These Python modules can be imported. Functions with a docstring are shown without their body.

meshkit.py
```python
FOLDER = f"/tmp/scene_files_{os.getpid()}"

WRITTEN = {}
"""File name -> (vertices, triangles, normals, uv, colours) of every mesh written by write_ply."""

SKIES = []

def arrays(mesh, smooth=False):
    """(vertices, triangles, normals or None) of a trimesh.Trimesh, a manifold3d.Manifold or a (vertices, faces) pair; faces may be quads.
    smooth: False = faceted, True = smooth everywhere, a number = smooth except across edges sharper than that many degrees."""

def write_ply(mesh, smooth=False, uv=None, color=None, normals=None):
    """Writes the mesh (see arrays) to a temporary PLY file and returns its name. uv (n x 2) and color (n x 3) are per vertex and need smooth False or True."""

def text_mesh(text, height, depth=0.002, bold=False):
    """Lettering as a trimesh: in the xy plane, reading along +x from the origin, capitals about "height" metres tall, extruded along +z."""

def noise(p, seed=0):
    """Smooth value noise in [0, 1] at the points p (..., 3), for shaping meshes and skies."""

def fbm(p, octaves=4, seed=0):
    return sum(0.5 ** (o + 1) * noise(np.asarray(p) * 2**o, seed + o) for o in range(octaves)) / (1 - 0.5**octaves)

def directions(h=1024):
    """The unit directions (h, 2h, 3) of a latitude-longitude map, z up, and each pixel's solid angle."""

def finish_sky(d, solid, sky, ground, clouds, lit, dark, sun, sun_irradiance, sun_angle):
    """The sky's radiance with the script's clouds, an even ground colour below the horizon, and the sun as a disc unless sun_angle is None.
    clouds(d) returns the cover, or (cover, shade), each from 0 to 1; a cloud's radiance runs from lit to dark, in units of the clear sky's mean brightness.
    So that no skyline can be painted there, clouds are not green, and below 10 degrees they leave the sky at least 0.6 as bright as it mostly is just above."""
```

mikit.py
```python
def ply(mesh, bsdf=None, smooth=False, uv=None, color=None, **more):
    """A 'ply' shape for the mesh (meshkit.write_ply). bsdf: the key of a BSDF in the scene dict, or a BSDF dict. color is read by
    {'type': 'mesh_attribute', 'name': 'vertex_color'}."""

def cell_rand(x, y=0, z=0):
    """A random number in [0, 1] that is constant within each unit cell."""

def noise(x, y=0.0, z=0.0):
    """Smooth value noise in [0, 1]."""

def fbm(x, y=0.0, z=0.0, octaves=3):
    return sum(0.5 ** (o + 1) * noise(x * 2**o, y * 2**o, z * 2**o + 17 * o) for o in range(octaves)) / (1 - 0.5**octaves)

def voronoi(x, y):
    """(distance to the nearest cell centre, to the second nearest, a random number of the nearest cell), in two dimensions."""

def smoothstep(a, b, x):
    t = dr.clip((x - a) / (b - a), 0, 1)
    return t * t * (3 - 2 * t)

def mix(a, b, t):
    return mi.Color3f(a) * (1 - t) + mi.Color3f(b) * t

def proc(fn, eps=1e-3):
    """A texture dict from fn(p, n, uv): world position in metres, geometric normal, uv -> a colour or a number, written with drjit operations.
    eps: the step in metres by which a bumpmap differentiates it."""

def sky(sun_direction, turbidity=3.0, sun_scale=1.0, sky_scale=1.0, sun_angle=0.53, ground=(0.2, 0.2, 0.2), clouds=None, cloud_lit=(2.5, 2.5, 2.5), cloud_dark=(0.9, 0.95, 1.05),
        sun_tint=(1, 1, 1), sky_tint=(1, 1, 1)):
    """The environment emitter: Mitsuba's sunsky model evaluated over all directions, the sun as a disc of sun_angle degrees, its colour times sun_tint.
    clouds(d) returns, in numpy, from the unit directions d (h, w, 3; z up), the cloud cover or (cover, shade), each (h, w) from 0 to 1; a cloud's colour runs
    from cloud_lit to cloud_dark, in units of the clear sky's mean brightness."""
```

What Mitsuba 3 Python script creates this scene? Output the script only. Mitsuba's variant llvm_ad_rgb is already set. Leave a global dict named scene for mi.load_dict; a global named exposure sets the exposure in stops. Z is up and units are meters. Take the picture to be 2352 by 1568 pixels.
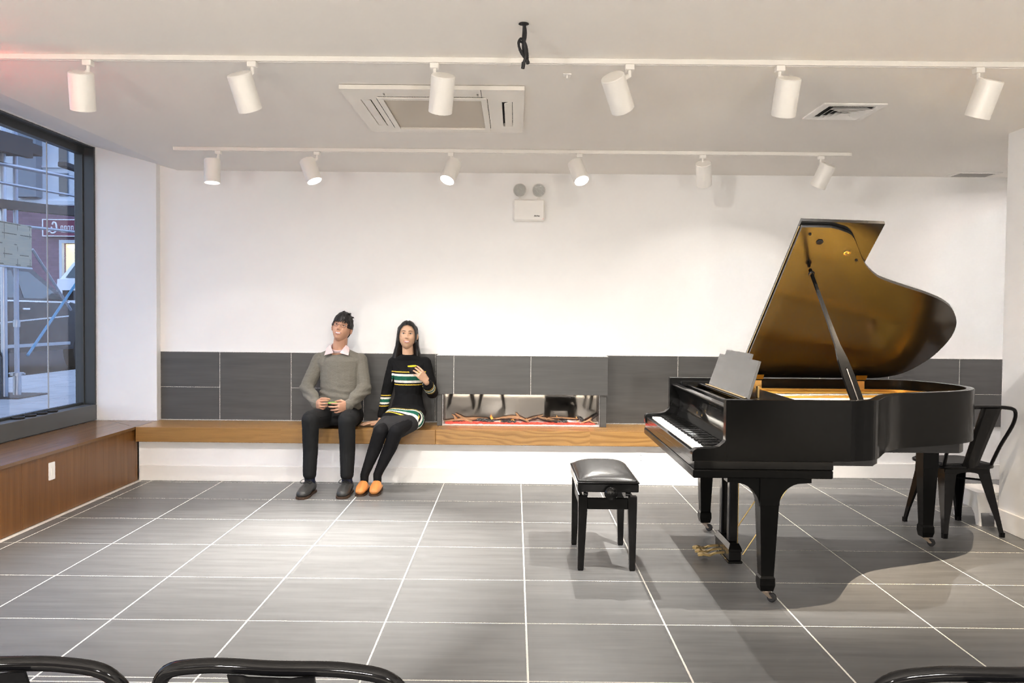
import math, random
import numpy as np
import trimesh
import manifold3d as m3
from shapely.geometry import Polygon, Point, box as _shapely_box
from shapely import affinity
import drjit as dr
import mitsuba as mi
import mikit
import meshkit

random.seed(7)
rng = np.random.default_rng(7)
T = mi.ScalarTransform4f
PI = math.pi
sbox = lambda x0, x1, y0, y1: _shapely_box(min(x0, x1), min(y0, y1), max(x0, x1), max(y0, y1))
V = lambda *a: np.array(a, float)

scene, labels = {}, {}

# ------------------------------------------------------------------ camera
EYE = V(2.99428, -6.1241, 1.373536)
FOCAL, PITCH, YAW, ROLL = 1910.81, -0.0303931, 0.00318547, 0.00929995
_f = V(-math.sin(YAW) * math.cos(PITCH), math.cos(YAW) * math.cos(PITCH), math.sin(PITCH))
_r = V(math.cos(YAW), math.sin(YAW), 0)
_u = V(math.sin(YAW) * math.sin(PITCH), -math.cos(YAW) * math.sin(PITCH), math.cos(PITCH))
_up = math.cos(ROLL) * _u - math.sin(ROLL) * _r
scene['camera'] = {'type': 'perspective', 'fov_axis': 'x', 'fov': 2 * math.degrees(math.atan(1176 / FOCAL)), 'near_clip': 0.05, 'far_clip': 500.0,
                   'to_world': T().look_at(origin=EYE.tolist(), target=(EYE + _f).tolist(), up=_up.tolist())}
# ------------------------------------------------------------------ sky: blue dusk outside the shop window
scene['sky'] = mikit.sky((-0.6, -0.5, 0.12), turbidity=4.0, sun_scale=0.0, sky_scale=1.0, sky_tint=(11.0, 17.5, 34), ground=(0.15, 0.15, 0.17),
                         clouds=lambda d: (np.full(d.shape[:2], 0.85), meshkit.fbm(d * 3.0) * 0.5), cloud_lit=(0.8, 1.08, 1.7), cloud_dark=(0.62, 0.86, 1.45))
scene['sky']['sampling_weight'] = 7.0
exposure = 0.28
LAMPZ = 1.28
GLOBE = 235.0          # radiance of the unseen globe lamps behind the camera
SPOT = .90            # overall strength of the track lamps
WARM = V(1.0, 0.955, 0.895)

# ------------------------------------------------------------------ naming and registering
_used = {}
def numbered(name):
    n = _used.get(name, -1) + 1
    _used[name] = n
    return name if n == 0 else f'{name}_{n:03d}'

def tag(key, label=None, cat=None, group=None, kind=None):
    d = labels.setdefault(key, {})
    if label: d['label'] = label
    if cat: d['category'] = cat
    if group: d['group'] = group
    if kind: d['kind'] = kind
    return key

def thing(name, label, cat, group=None):
    return tag(numbered(name), label, cat, group)

def obj(name, mesh, bsdf, parent=None, smooth=False, label=None, cat=None, group=None, kind=None, **kw):
    key = numbered(name if parent is None else f'{parent}__{name}')
    scene[key] = mikit.ply(mesh, bsdf, smooth=smooth, **kw) if not isinstance(mesh, dict) else dict(mesh)
    if label or cat or group or kind: tag(key, label, cat, group, kind)
    return key

def struct(name, mesh, bsdf, parent=None, smooth=False, label=None):
    return obj(name, mesh, bsdf, parent, smooth, label=label, kind='structure' if parent is None else None)

# ------------------------------------------------------------------ mesh helpers
def cat(*ms):
    return trimesh.util.concatenate([m for m in ms])

def box(x0, x1, y0, y1, z0, z1, c=0.0):
    """A box, its edges chamfered by c."""
    x0, x1 = sorted((x0, x1)); y0, y1 = sorted((y0, y1)); z0, z1 = sorted((z0, z1))
    if c <= 0:
        return trimesh.creation.box(bounds=[[x0, y0, z0], [x1, y1, z1]])
    c = min(c, (x1 - x0) * .45, (y1 - y0) * .45, (z1 - z0) * .45)
    P = []
    for sx, x in ((1, x0), (-1, x1)):
        for sy, y in ((1, y0), (-1, y1)):
            for sz, z in ((1, z0), (-1, z1)):
                P += [(x, y + sy * c, z + sz * c), (x + sx * c, y, z + sz * c), (x + sx * c, y + sy * c, z)]
    return trimesh.convex.convex_hull(np.array(P))

def hull(P):
    return trimesh.convex.convex_hull(np.asarray(P, float))

def xf(mesh, M):
    m = mesh.copy(); m.apply_transform(np.asarray(M, float)); return m

def frame(o, x, y, z):
    M = np.eye(4); M[:3, 0], M[:3, 1], M[:3, 2], M[:3, 3] = x, y, z, o
    return M

def rotz(a, o=(0, 0, 0)):
    c, s = math.cos(a), math.sin(a)
    return frame(o, (c, s, 0), (-s, c, 0), (0, 0, 1))

def unit(v):
    v = np.asarray(v, float); return v / np.linalg.norm(v)

def spline(P, n=8, closed=False):
    """Catmull-Rom through the points."""
    P = np.asarray(P, float); out = []
    N = len(P)
    rngk = range(N if closed else N - 1)
    for i in rngk:
        if closed: p0, p1, p2, p3 = P[(i - 1) % N], P[i], P[(i + 1) % N], P[(i + 2) % N]
        else: p0, p1, p2, p3 = P[max(i - 1, 0)], P[i], P[i + 1], P[min(i + 2, N - 1)]
        for t in np.arange(n) / n:
            out.append(.5 * ((2 * p1) + (-p0 + p2) * t + (2 * p0 - 5 * p1 + 4 * p2 - p3) * t * t + (-p0 + 3 * p1 - 3 * p2 + p3) * t ** 3))
    if not closed: out.append(P[-1])
    return np.array(out)

def tube(P, r, sides=10, closed=False, flat=1.0):
    """A round bar along the polyline, ends capped."""
    P = np.asarray(P, float); n = len(P)
    R = np.broadcast_to(np.asarray(r, float), (n,))
    if closed: t = np.roll(P, -1, 0) - np.roll(P, 1, 0)
    else: t = np.gradient(P, axis=0)
    t /= np.linalg.norm(t, axis=1, keepdims=True) + 1e-12
    a = np.cross(t[0], (0, 0, 1) if abs(t[0][2]) < .9 else (1, 0, 0)); a = unit(a)
    ang = np.arange(sides) * 2 * PI / sides
    vs = []
    for i in range(n):
        a = unit(a - t[i] * (a @ t[i])); b = np.cross(t[i], a)
        vs.append(P[i] + R[i] * (np.cos(ang)[:, None] * a + flat * np.sin(ang)[:, None] * b))
    v = np.concatenate(vs); f = []
    for i in range(n if closed else n - 1):
        for j in range(sides):
            p, q = i * sides + j, i * sides + (j + 1) % sides
            i2 = (i + 1) % n
            p2, q2 = i2 * sides + j, i2 * sides + (j + 1) % sides
            f += [(p, q, q2), (p, q2, p2)]
    if not closed:
        v = np.vstack([v, P[0], P[-1]]); a0, b0 = len(v) - 2, len(v) - 1
        for j in range(sides):
            f += [(a0, (j + 1) % sides, j), (b0, (n - 1) * sides + j, (n - 1) * sides + (j + 1) % sides)]
    m = trimesh.Trimesh(v, np.array(f), process=False)
    if m.volume < 0: m.invert()
    return m

def cyl(p0, p1, r, sides=20, r1=None):
    return tube([p0, p1], [r, r if r1 is None else r1], sides)

def lathe(profile, o=(0, 0, 0), axis=(0, 0, 1), seg=32):
    """Revolves (r, h) pairs about the axis through o; a profile that ends on the axis is closed."""
    z = unit(axis); x = unit(np.cross(z, (0, 1, 0) if abs(z[1]) < .9 else (1, 0, 0))); y = np.cross(z, x)
    pr = np.asarray(profile, float); n = len(pr)
    a = np.arange(seg) * 2 * PI / seg
    v = (np.asarray(o, float) + pr[:, None, 1:2] * z + pr[:, None, 0:1] * (np.cos(a)[None, :, None] * x + np.sin(a)[None, :, None] * y)).reshape(-1, 3)
    f = []
    for i in range(n - 1):
        for j in range(seg):
            p, q = i * seg + j, i * seg + (j + 1) % seg
            f += [(p, q, q + seg), (p, q + seg, p + seg)]
    m = trimesh.Trimesh(v, np.array(f), process=False)
    m.merge_vertices(); m.update_faces(m.nondegenerate_faces())
    if m.volume < 0: m.invert()
    return m

def prism(poly, depth, o=(0, 0, 0), ax=(1, 0, 0), ay=(0, 0, 1), az=None):
    """Extrudes the polygon (given in the ax, ay plane through o) by depth along az."""
    if not hasattr(poly, 'geom_type'): poly = Polygon(poly)
    poly = poly.buffer(0)
    m = cat(*[trimesh.creation.extrude_polygon(g_, depth, engine='earcut') for g_ in getattr(poly, 'geoms', [poly])])
    ax, ay = np.asarray(ax, float), np.asarray(ay, float)
    az = np.cross(ax, ay) if az is None else np.asarray(az, float)
    M = frame(o, ax, ay, az)
    m.apply_transform(M)
    if np.linalg.det(M[:3, :3]) < 0: m.invert()
    return m

def arc(c, r, a0, a1, n=10, ry=None):
    t = np.radians(np.linspace(a0, a1, n)); ry = r if ry is None else ry
    return [(c[0] + r * math.cos(x), c[1] + ry * math.sin(x)) for x in t]

def rrect(x0, x1, y0, y1, r, n=5):
    return Polygon(arc((x1 - r, y1 - r), r, 0, 90, n) + arc((x0 + r, y1 - r), r, 90, 180, n) + arc((x0 + r, y0 + r), r, 180, 270, n) + arc((x1 - r, y0 + r), r, 270, 360, n))

def text(s, h, o, ax, ay, depth=.001, bold=False):
    m = meshkit.text_mesh(s, h, depth, bold)
    M = frame(o, ax, ay, np.cross(ax, ay)); m.apply_transform(M); return m

# manifolds for bodies and cut shapes
def sph(c, r, n=20):
    r = np.broadcast_to(np.asarray(r, float), (3,))
    return m3.Manifold.sphere(1.0, n).scale(tuple(float(x) for x in r)).translate(tuple(float(x) for x in c))

def mhull(*ms):
    return m3.Manifold.batch_hull(list(ms))

def bone(a, ra, b, rb, n=20):
    return mhull(sph(a, ra, n), sph(b, rb, n))

def union(ms):
    return m3.Manifold.batch_boolean(list(ms), m3.OpType.Add)

def to_tri(m):
    q = m.to_mesh(); return trimesh.Trimesh(np.array(q.vert_properties[:, :3], float), np.array(q.tri_verts), process=False)

def to_man(t):
    t = t.copy(); t.merge_vertices()
    return m3.Manifold(m3.Mesh(vert_properties=np.asarray(t.vertices, np.float32), tri_verts=np.asarray(t.faces, np.uint32)))

def soften(m, length, it=10):
    t = to_tri(m.refine_to_length(length))
    t.merge_vertices()
    trimesh.smoothing.filter_taubin(t, lamb=.5, nu=.53, iterations=it)
    return t

def rumple(t, amp, freq, seed=0, stretch=(1, 1, 1)):
    n = t.vertex_normals.copy()
    t.vertices = t.vertices + n * ((meshkit.fbm(t.vertices * freq * np.asarray(stretch), 3, seed) - .5) * 2 * amp)[:, None]
    return t

# ------------------------------------------------------------------ materials
def rgb(*c): return {'type': 'rgb', 'value': list(map(float, c))}
def mat(key, d): scene[key] = d
def plain(key, c, rough=.5, spec=.5, **kw):
    d = {'type': 'principled', 'base_color': rgb(*c), 'roughness': rough, 'specular': spec}; d.update(kw)
    scene[key] = {'type': 'twosided', 'bsdf': d}
def matte(key, c): scene[key] = {'type': 'twosided', 'bsdf': {'type': 'diffuse', 'reflectance': rgb(*c)}}
def proced(key, fn, rough=.5, spec=.5, **kw):
    d = {'type': 'principled', 'base_color': mikit.proc(fn), 'roughness': rough, 'specular': spec}; d.update(kw)
    scene[key] = {'type': 'twosided', 'bsdf': d}
def metal(key, c, rough): plain(key, c, rough, .5, metallic=1.0)

fbm, noise, mix, sstep = mikit.fbm, mikit.noise, mikit.mix, mikit.smoothstep

matte('mat_wall', (.85, .84, .825))
matte('mat_ceiling', (.875, .84, .79))
matte('mat_pier', (.80, .80, .80))
plain('mat_white', (.80, .775, .735), .45)
plain('mat_white_gloss', (.82, .80, .77), .25)
matte('mat_grout', (.72, .69, .63))
matte('mat_wall_grout', (.62, .60, .57))
matte('mat_unseen_dark_wall', (.16, .15, .14))
plain('mat_frame', (.028, .032, .034), .35)
plain('mat_sill', (.075, .080, .082), .45)
plain('mat_lacquer', (.0035, .0035, .0035), .09, .24)
plain('mat_desk', (.008, .008, .008), .16, 1.0, clearcoat=1.0, clearcoat_gloss=.9)
plain('mat_lid', (.004, .004, .004), .15, 1.0)
plain('mat_lacquer_worn', (.0035, .0035, .0035), .14, .10)
plain('mat_satin', (.007, .007, .007), .33, .45)
plain('mat_chair', (.003, .003, .0035), .09, .20)
plain('mat_rubber', (.015, .015, .016), .6, .3)
plain('mat_slot', (.02, .02, .02), .7, .2)
plain('mat_ivory', (.86, .84, .78), .25)
metal('mat_gold', (1.0, .60, .14), .36)
metal('mat_brass', (.78, .56, .24), .25)
metal('mat_bronze', (.45, .36, .28), .35)
metal('mat_chrome', (.75, .76, .78), .2)
metal('mat_silver', (.88, .88, .87), .08)
metal('mat_steel', (.42, .45, .50), .4)
plain('mat_leather', (.010, .010, .010), .34, .55)
plain('mat_cassette', (.74, .70, .635), .45)
plain('mat_grille', (.50, .45, .385), .8, .2)
plain('mat_return', (.36, .345, .33), .8, .2)
plain('mat_print', (.03, .03, .03), .7, .2)

def f_floor(p, n, uv):
    row = dr.floor(p.y / .6096); col = dr.floor(p.x / .61)
    k = mikit.cell_rand(row, col, 3) * 9
    s = fbm(p.x * 2.6 + k, p.y * 26 + k * 3, 0, 4)
    s2 = fbm(p.x * 7 + k, p.y * 90, 2, 3)
    w = sstep(.60, .85, fbm(p.x * 1.3, p.y * 2.3, 5, 3))
    b = .106 + .034 * (s - .5) + .012 * (s2 - .5) + .012 * (mikit.cell_rand(row, col, 1) - .5) + .018 * w
    return mi.Color3f(b * 1.0, b * 1.0, b * .985)
def f_floor_r(p, n, uv):
    return .33 + .16 * fbm(p.x * 3, p.y * 14, 0, 3)
scene['mat_floor_tile'] = {'type': 'twosided', 'bsdf': {'type': 'principled', 'base_color': mikit.proc(f_floor), 'roughness': mikit.proc(f_floor_r), 'specular': .45}}
def f_wtile(p, n, uv):
    s = fbm(p.x * 2.2, p.z * 24, p.y * 4, 4)
    s2 = fbm(p.x * 6, p.z * 80, p.y * 6, 3)
    b = .056 + .028 * (s - .5) + .013 * (s2 - .5)
    return mi.Color3f(b * 1.02, b, b * .955)
proced('mat_wall_tile', f_wtile, .42, .5)

def oak(u, v, k):
    """Oak: u along the grain, v across, k a seed; cathedral figure."""
    g = v * 26 + 7.5 * fbm(u * 1.15 + k, v * 2.6 + k, k, 3) + 1.2 * fbm(u * 5 + k, v * 22, k, 2)
    ring = g - dr.floor(g)
    line = sstep(.0, .5, ring) * (1 - sstep(.78, 1, ring))
    fine = fbm(u * 9 + k, v * 420, k, 2)
    return line, fine
def f_oak(p, n, uv):
    k = dr.floor((p.x - 2.36) / 1.25) * 3.7
    front = dr.abs(n.y) > .5
    v = dr.select(front, p.z, p.y)
    line, fine = oak(p.x, v * dr.select(front, mi.Float(1), mi.Float(.45)), k)
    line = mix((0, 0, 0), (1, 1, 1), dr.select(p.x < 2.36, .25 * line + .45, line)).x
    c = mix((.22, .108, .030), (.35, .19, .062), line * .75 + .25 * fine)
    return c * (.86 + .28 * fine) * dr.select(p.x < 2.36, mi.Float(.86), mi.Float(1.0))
proced('mat_oak', f_oak, .30, .5)
def f_oak_side(p, n, uv):
    s = fbm(p.y * 30, p.z * 1.6, 0, 3); s2 = fbm(p.y * 160, p.z * 4, 0, 2)
    c = mix((.085, .030, .005), (.165, .068, .014), .55 * s + .45 * s2)
    return c
proced('mat_oak_side', f_oak_side, .38, .5)
def f_oak_top(p, n, uv):
    s = fbm(p.x * 30, p.y * 1.6, 0, 3); s2 = fbm(p.x * 160, p.y * 4, 0, 2)
    return mix((.085, .040, .015), (.155, .078, .030), .55 * s + .45 * s2)
proced('mat_oak_top', f_oak_top, .25, .55)
# ================================================================== THE ROOM
CEIL, YB, XL, XR = 2.60, 1.05, -.60, 6.22        # ceiling height, tiled wall, window plane, right-hand wall
XA = -.07                                        # edge of the pier
Y0 = -8.6                                        # wall behind the camera

# floor: grout bed and tiles, each its own piece
struct('floor', box(-.70, 8.6, Y0, 1.2, -.12, -.0007), 'mat_grout', label='dark grey tiled floor with pale grout lines')
XC = [.030, .6096, 1.199, 1.808, 2.426, 3.057, 3.680, 4.297, 4.880, 5.453, 6.063, 6.673, 7.283, 7.893, 8.5]
XC = [-.055] + XC
YR = [1.05, .6096, 0, -.6096, -1.2192, -1.8288, -2.4384, -3.03, -3.072] + [-3.072 - .6096 * k for k in range(1, 9)]
g = .0040
for j in range(len(YR) - 1):
    for i in range(len(XC) - 1):
        if YR[j + 1] < -6.3 or (XC[i] > 6.2 and YR[j] < -.7): continue
        obj('tile', box(XC[i] + g, XC[i + 1] - g, YR[j + 1] + g, YR[j] - g, -.02, 0, .0006), 'mat_floor_tile', 'floor')

# back wall: painted board above, stone tiles below, alcove part on the right
struct('wall_back', box(XL - .10, 8.6, YB + .012, YB + .2, -.1, CEIL + .35), 'mat_wall', label='white painted back wall with a band of dark stone tiles')
XT = [-.065, .448, 1.066, 1.692, 2.312, 2.93, 3.55, 3.79, 4.404, 5.02, 5.63, 6.22, 6.83, 7.45, 8.07]
ZT = [.455, .737, 1.042]
obj('grout', box(-.066, 8.07, YB - .0028, YB + .013, .452, 1.0425), 'mat_wall_grout', 'wall_back')
for i in range(len(XT) - 1):
    split = i in (0, 2, 4, 12, 13)
    for z0, z1 in (((ZT[0], ZT[1]), (ZT[1], ZT[2])) if split else ((ZT[0], ZT[2]),)):
        obj('tile', box(XT[i] + .0022, XT[i + 1] - .0022, YB - .0045, YB + .012, z0 + .0018, z1 - .0018, .001), 'mat_wall_tile', 'wall_back')
struct('baseboard_back', box(4.62, 8.6, YB - .008, YB + .02, 0, .13, .003), 'mat_white', label='white baseboard along the back wall beyond the bench')

# pier beside the window
struct('wall_left_pier', box(XL - .10, XA, .985, YB + .03, 0, CEIL + .35, .003), 'mat_pier', label='white pier between the window and the back wall')
# right-hand wall, and what closes the room out of view
struct('wall_right', box(XR, XR + .14, Y0, -.62, -.1, CEIL + .2), 'mat_wall', label='white wall end at the right edge')
struct('baseboard_right', cat(box(XR - .016, XR + .02, Y0, -.604, 0, .13, .003), box(XR - .016, XR + .15, -.62, -.604, 0, .13, .003)), 'mat_white', label='white baseboard at the foot of the right-hand wall')
struct('wall_alcove', box(8.5, 8.64, -.7, 1.2, -.1, CEIL + .2), 'mat_wall')
struct('wall_alcove_front', box(XR + .14, 8.6, -.80, -.66, -.1, CEIL + .2), 'mat_wall')
struct('wall_front', box(-.9, XR + .2, Y0 - .14, Y0, -.1, CEIL + .4), 'mat_unseen_dark_wall')  # unseen wall behind the camera, kept dark to dim reflections in the piano

# ceiling with its slope up to the window head
ZH = 2.775
sl = Polygon([(.085, CEIL), (XL + .03, ZH), (XL - .30, ZH), (XL - .30, 3.05), (8.7, 3.05), (8.7, CEIL)])
struct('ceiling', prism(sl, 1.3 - Y0 + .1, (0, 1.3, 0), (1, 0, 0), (0, 0, 1)), 'mat_ceiling', label='white ceiling sloping up to the window on the left')

# window: dark frame, deep sill box, two panes with a butt joint
struct('wall_left', cat(box(XL - .24, XL - .10, Y0, 1.25, -.1, .44), box(XL - .24, XL - .10, Y0, -3.4, .44, 3.0)), 'mat_pier', label='wall below the shop window')
struct('window_1', cat(box(XL - .16, XL + .01, .965, .992, .585, ZH + .005, .004), box(XL - .13, XL - .08, .952, .966, .58, ZH, .003)), 'mat_frame', label='large shop window in a dark metal frame')
obj('head', cat(box(XL - .16, XL + .0, -3.4, .985, 2.765, 2.80, .003), box(XL - .135, XL - .075, -3.4, .985, 2.71, 2.77, .003)), 'mat_frame', 'window_1')
obj('sill', box(XL - .2, XL + .012, -3.4, .99, .452, .585, .004), 'mat_sill', 'window_1')
obj('jamb', box(XL - .16, XL + .01, -3.43, -3.39, .585, ZH + .005, .004), 'mat_frame', 'window_1')
obj('bead', box(XL - .122, XL - .088, -3.4, .95, .585, .605, .003), 'mat_frame', 'window_1')
scene['mat_pane'] = {'type': 'thindielectric', 'int_ior': 1.5}
for y0, y1 in ((-3.39, -1.47), (-1.465, .452), (.457, .955)):
    obj('pane', box(XL - .107, XL - .103, y0, y1, .604, 2.75) if False else trimesh.Trimesh([(XL - .105, y0, .604), (XL - .105, y1, .604), (XL - .105, y1, 2.75), (XL - .105, y0, 2.75)], [(0, 1, 2), (0, 2, 3)], process=False), 'mat_pane', 'window_1')
plain('mat_seal', (.34, .36, .38), .3)
obj('joint', box(XL - .109, XL - .101, .4505, .4585, .604, 2.75), 'mat_seal', 'window_1')
obj('joint', box(XL - .109, XL - .101, -1.4715, -1.4635, .604, 2.75), 'mat_seal', 'window_1')

# low wall that carries the back bench
struct('wall_bench', box(-.08, 4.533, .66, .70, 0, .3295), 'mat_wall', label='white low wall under the wooden bench')
struct('baseboard_bench', box(-.07, 4.533, .648, .662, 0, .125, .002), 'mat_white', label='white baseboard under the wooden bench')
# ================================================================== BENCHES AND FIREPLACE
b = thing('oak_bench', 'long honey oak bench along the tiled back wall', 'bench')
XJ = [-.068, 2.362, 4.60]
for i in range(2):
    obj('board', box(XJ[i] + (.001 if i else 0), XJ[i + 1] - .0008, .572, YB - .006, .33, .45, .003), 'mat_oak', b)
obj('end_panel', box(4.566, 4.60, .574, YB - .006, 0, .3298, .003), 'mat_oak', b)
obj('end_lining', box(4.535, 4.565, .60, .64, 0.0, .3295, .002), 'mat_bronze', b)
w = thing('window_bench', 'dark oak bench box below the shop window', 'bench')
for y0, y1 in ((-3.4, -1.93), (-1.928, -.32), (-.318, .98)):
    poly = Polygon([(-.585, y0), (-.070, y0), (-.070, min(y1, .566)), (-.070, y1) if y1 < .6 else (-.5, .98), (-.585, y1)]) if y1 < .6 else Polygon([(-.585, y0), (-.070, y0), (-.070, .571), (-.50, .98), (-.585, .98)])
    obj('seat_board', prism(poly, .022, (0, 0, .428), (1, 0, 0), (0, 1, 0)), 'mat_oak_top', w)
obj('corner_board', prism([(-.068, .574), (-.070, .984), (-.495, .984)], .022, (0, 0, .428), (1, 0, 0), (0, 1, 0)), 'mat_oak_top', w)
for y0, y1 in ((-3.4, -2.16), (-2.158, -.95), (-.948, .60)):
    obj('front_panel', box(-.105, -.084, y0, y1, .004, .4275, .0015), 'mat_oak_side', w)
obj('corner_post', box(-.105, -.0835, .601, .645, .004, .4275, .0015), 'mat_oak_side', w)

def plate(name, o, ax, nz, label, sockets):
    """A white wall plate 7.5 x 11.5 cm; ax: along its width, nz: out of the wall."""
    ax, nz = V(*ax), V(*nz); up = V(0, 0, 1)
    k = thing(name, label, 'wall outlet' if sockets else 'wall plate')
    M = frame(V(*o), ax, up, nz)
    if np.linalg.det(M[:3, :3]) < 0: M = frame(V(*o), -ax, up, nz)
    m = trimesh.creation.extrude_polygon(rrect(-.036, .036, -.058, .058, .004), .005, engine='earcut')
    obj('cover', xf(m, M), 'mat_white_gloss', k)
    if sockets:
        for z in (-.021, .021):
            s = trimesh.creation.extrude_polygon(rrect(-.017, .017, z - .014, z + .014, .006), .0068, engine='earcut')
            obj('socket', xf(s, M), 'mat_white', k)
            for x, h in ((-.0065, .008), (.0065, .006)):
                obj('slot', xf(box(x - .0012, x + .0012, z - h / 2 + .003, z + h / 2 + .003, .006, .0073), M), 'mat_slot', k)
            obj('earth_hole', xf(cyl((0, z - .008, .006), (0, z - .008, .0073), .0024, 10), M), 'mat_slot', k)
    else:
        obj('rocker', xf(box(-.016, .016, -.033, .033, .004, .0075, .001), M), 'mat_white', k)
    return k
plate('electrical_outlet', (4.037, .66, .232), (1, 0, 0), (0, -1, 0), 'white electrical outlet on the low wall under the bench, beside the piano', True)
plate('cover_plate', (-.084, -.62, .315), (0, 1, 0), (1, 0, 0), 'white blank cover plate on the oak front of the window bench', False)

# ---- electric fireplace hung above the bench
f = thing('fireplace', 'electric fireplace in a grey stone tile surround standing on the bench', 'fireplace')
FX0, FX1, FY = 2.345, 3.775, .80
obj('surround', box(FX0 + .006, FX1 - .006, FY - .0028, YB - .004, .722, 1.038), 'mat_wall_grout', f)
sur = f + '__surround'
for x0, x1 in ((FX0, 2.488), (2.491, 3.130), (3.133, FX1)):
    obj('tile', box(x0 + .0008, x1 - .0008, FY - .004, FY + .0078, .720, 1.0405, .001), 'mat_wall_tile', sur)
for x0, x1 in ((FX0 - .002, FX0 + .0058), (FX1 - .0058, FX1 + .002)):
    obj('side_tile', box(x0, x1, FY + .0085, YB - .006, .720, 1.0405, .001), 'mat_wall_tile', sur)
obj('cap', box(FX0, FX1, FY, YB - .005, 1.0408, 1.0445, .001), 'mat_white', sur)
obj('pillar', box(FX0 + .004, FX0 + .045, FY + .03, YB - .006, .4505, .7195, .002), 'mat_wall_tile', f)
obj('pillar', box(FX1 - .060, FX1 - .006, FY + .03, YB - .006, .4505, .7195, .002), 'mat_wall_tile', f)
plain('mat_black_mirror', (.44, .40, .36), .015, .5, metallic=1.0)
obj('mirror_back', box(FX0 + .046, FX1 - .061, YB - .10, YB - .094, .462, .7195), 'mat_black_mirror', f)
obj('tray', box(FX0 + .046, FX1 - .061, FY + .05, YB - .10, .4505, .462, .002), 'mat_white', f)
obj('tray_rim', box(FX0 + .046, FX1 - .061, YB - .125, YB - .101, .463, .482, .002), 'mat_white_gloss', f)
scene['mat_fire_glass'] = {'type': 'thindielectric', 'int_ior': 1.5}
obj('glass', trimesh.Trimesh([(FX0 + .05, FY + .035, .452), (FX1 - .066, FY + .035, .452), (FX1 - .066, FY + .035, .7195), (FX0 + .05, FY + .035, .7195)], [(0, 1, 2), (0, 2, 3)], process=False), 'mat_fire_glass', f)
for x in (FX0 + .048, FX1 - .068):
    obj('glass_edge', box(x, x + .006, FY + .031, FY + .04, .4507, .7195, .001), 'mat_chrome', f)
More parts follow.
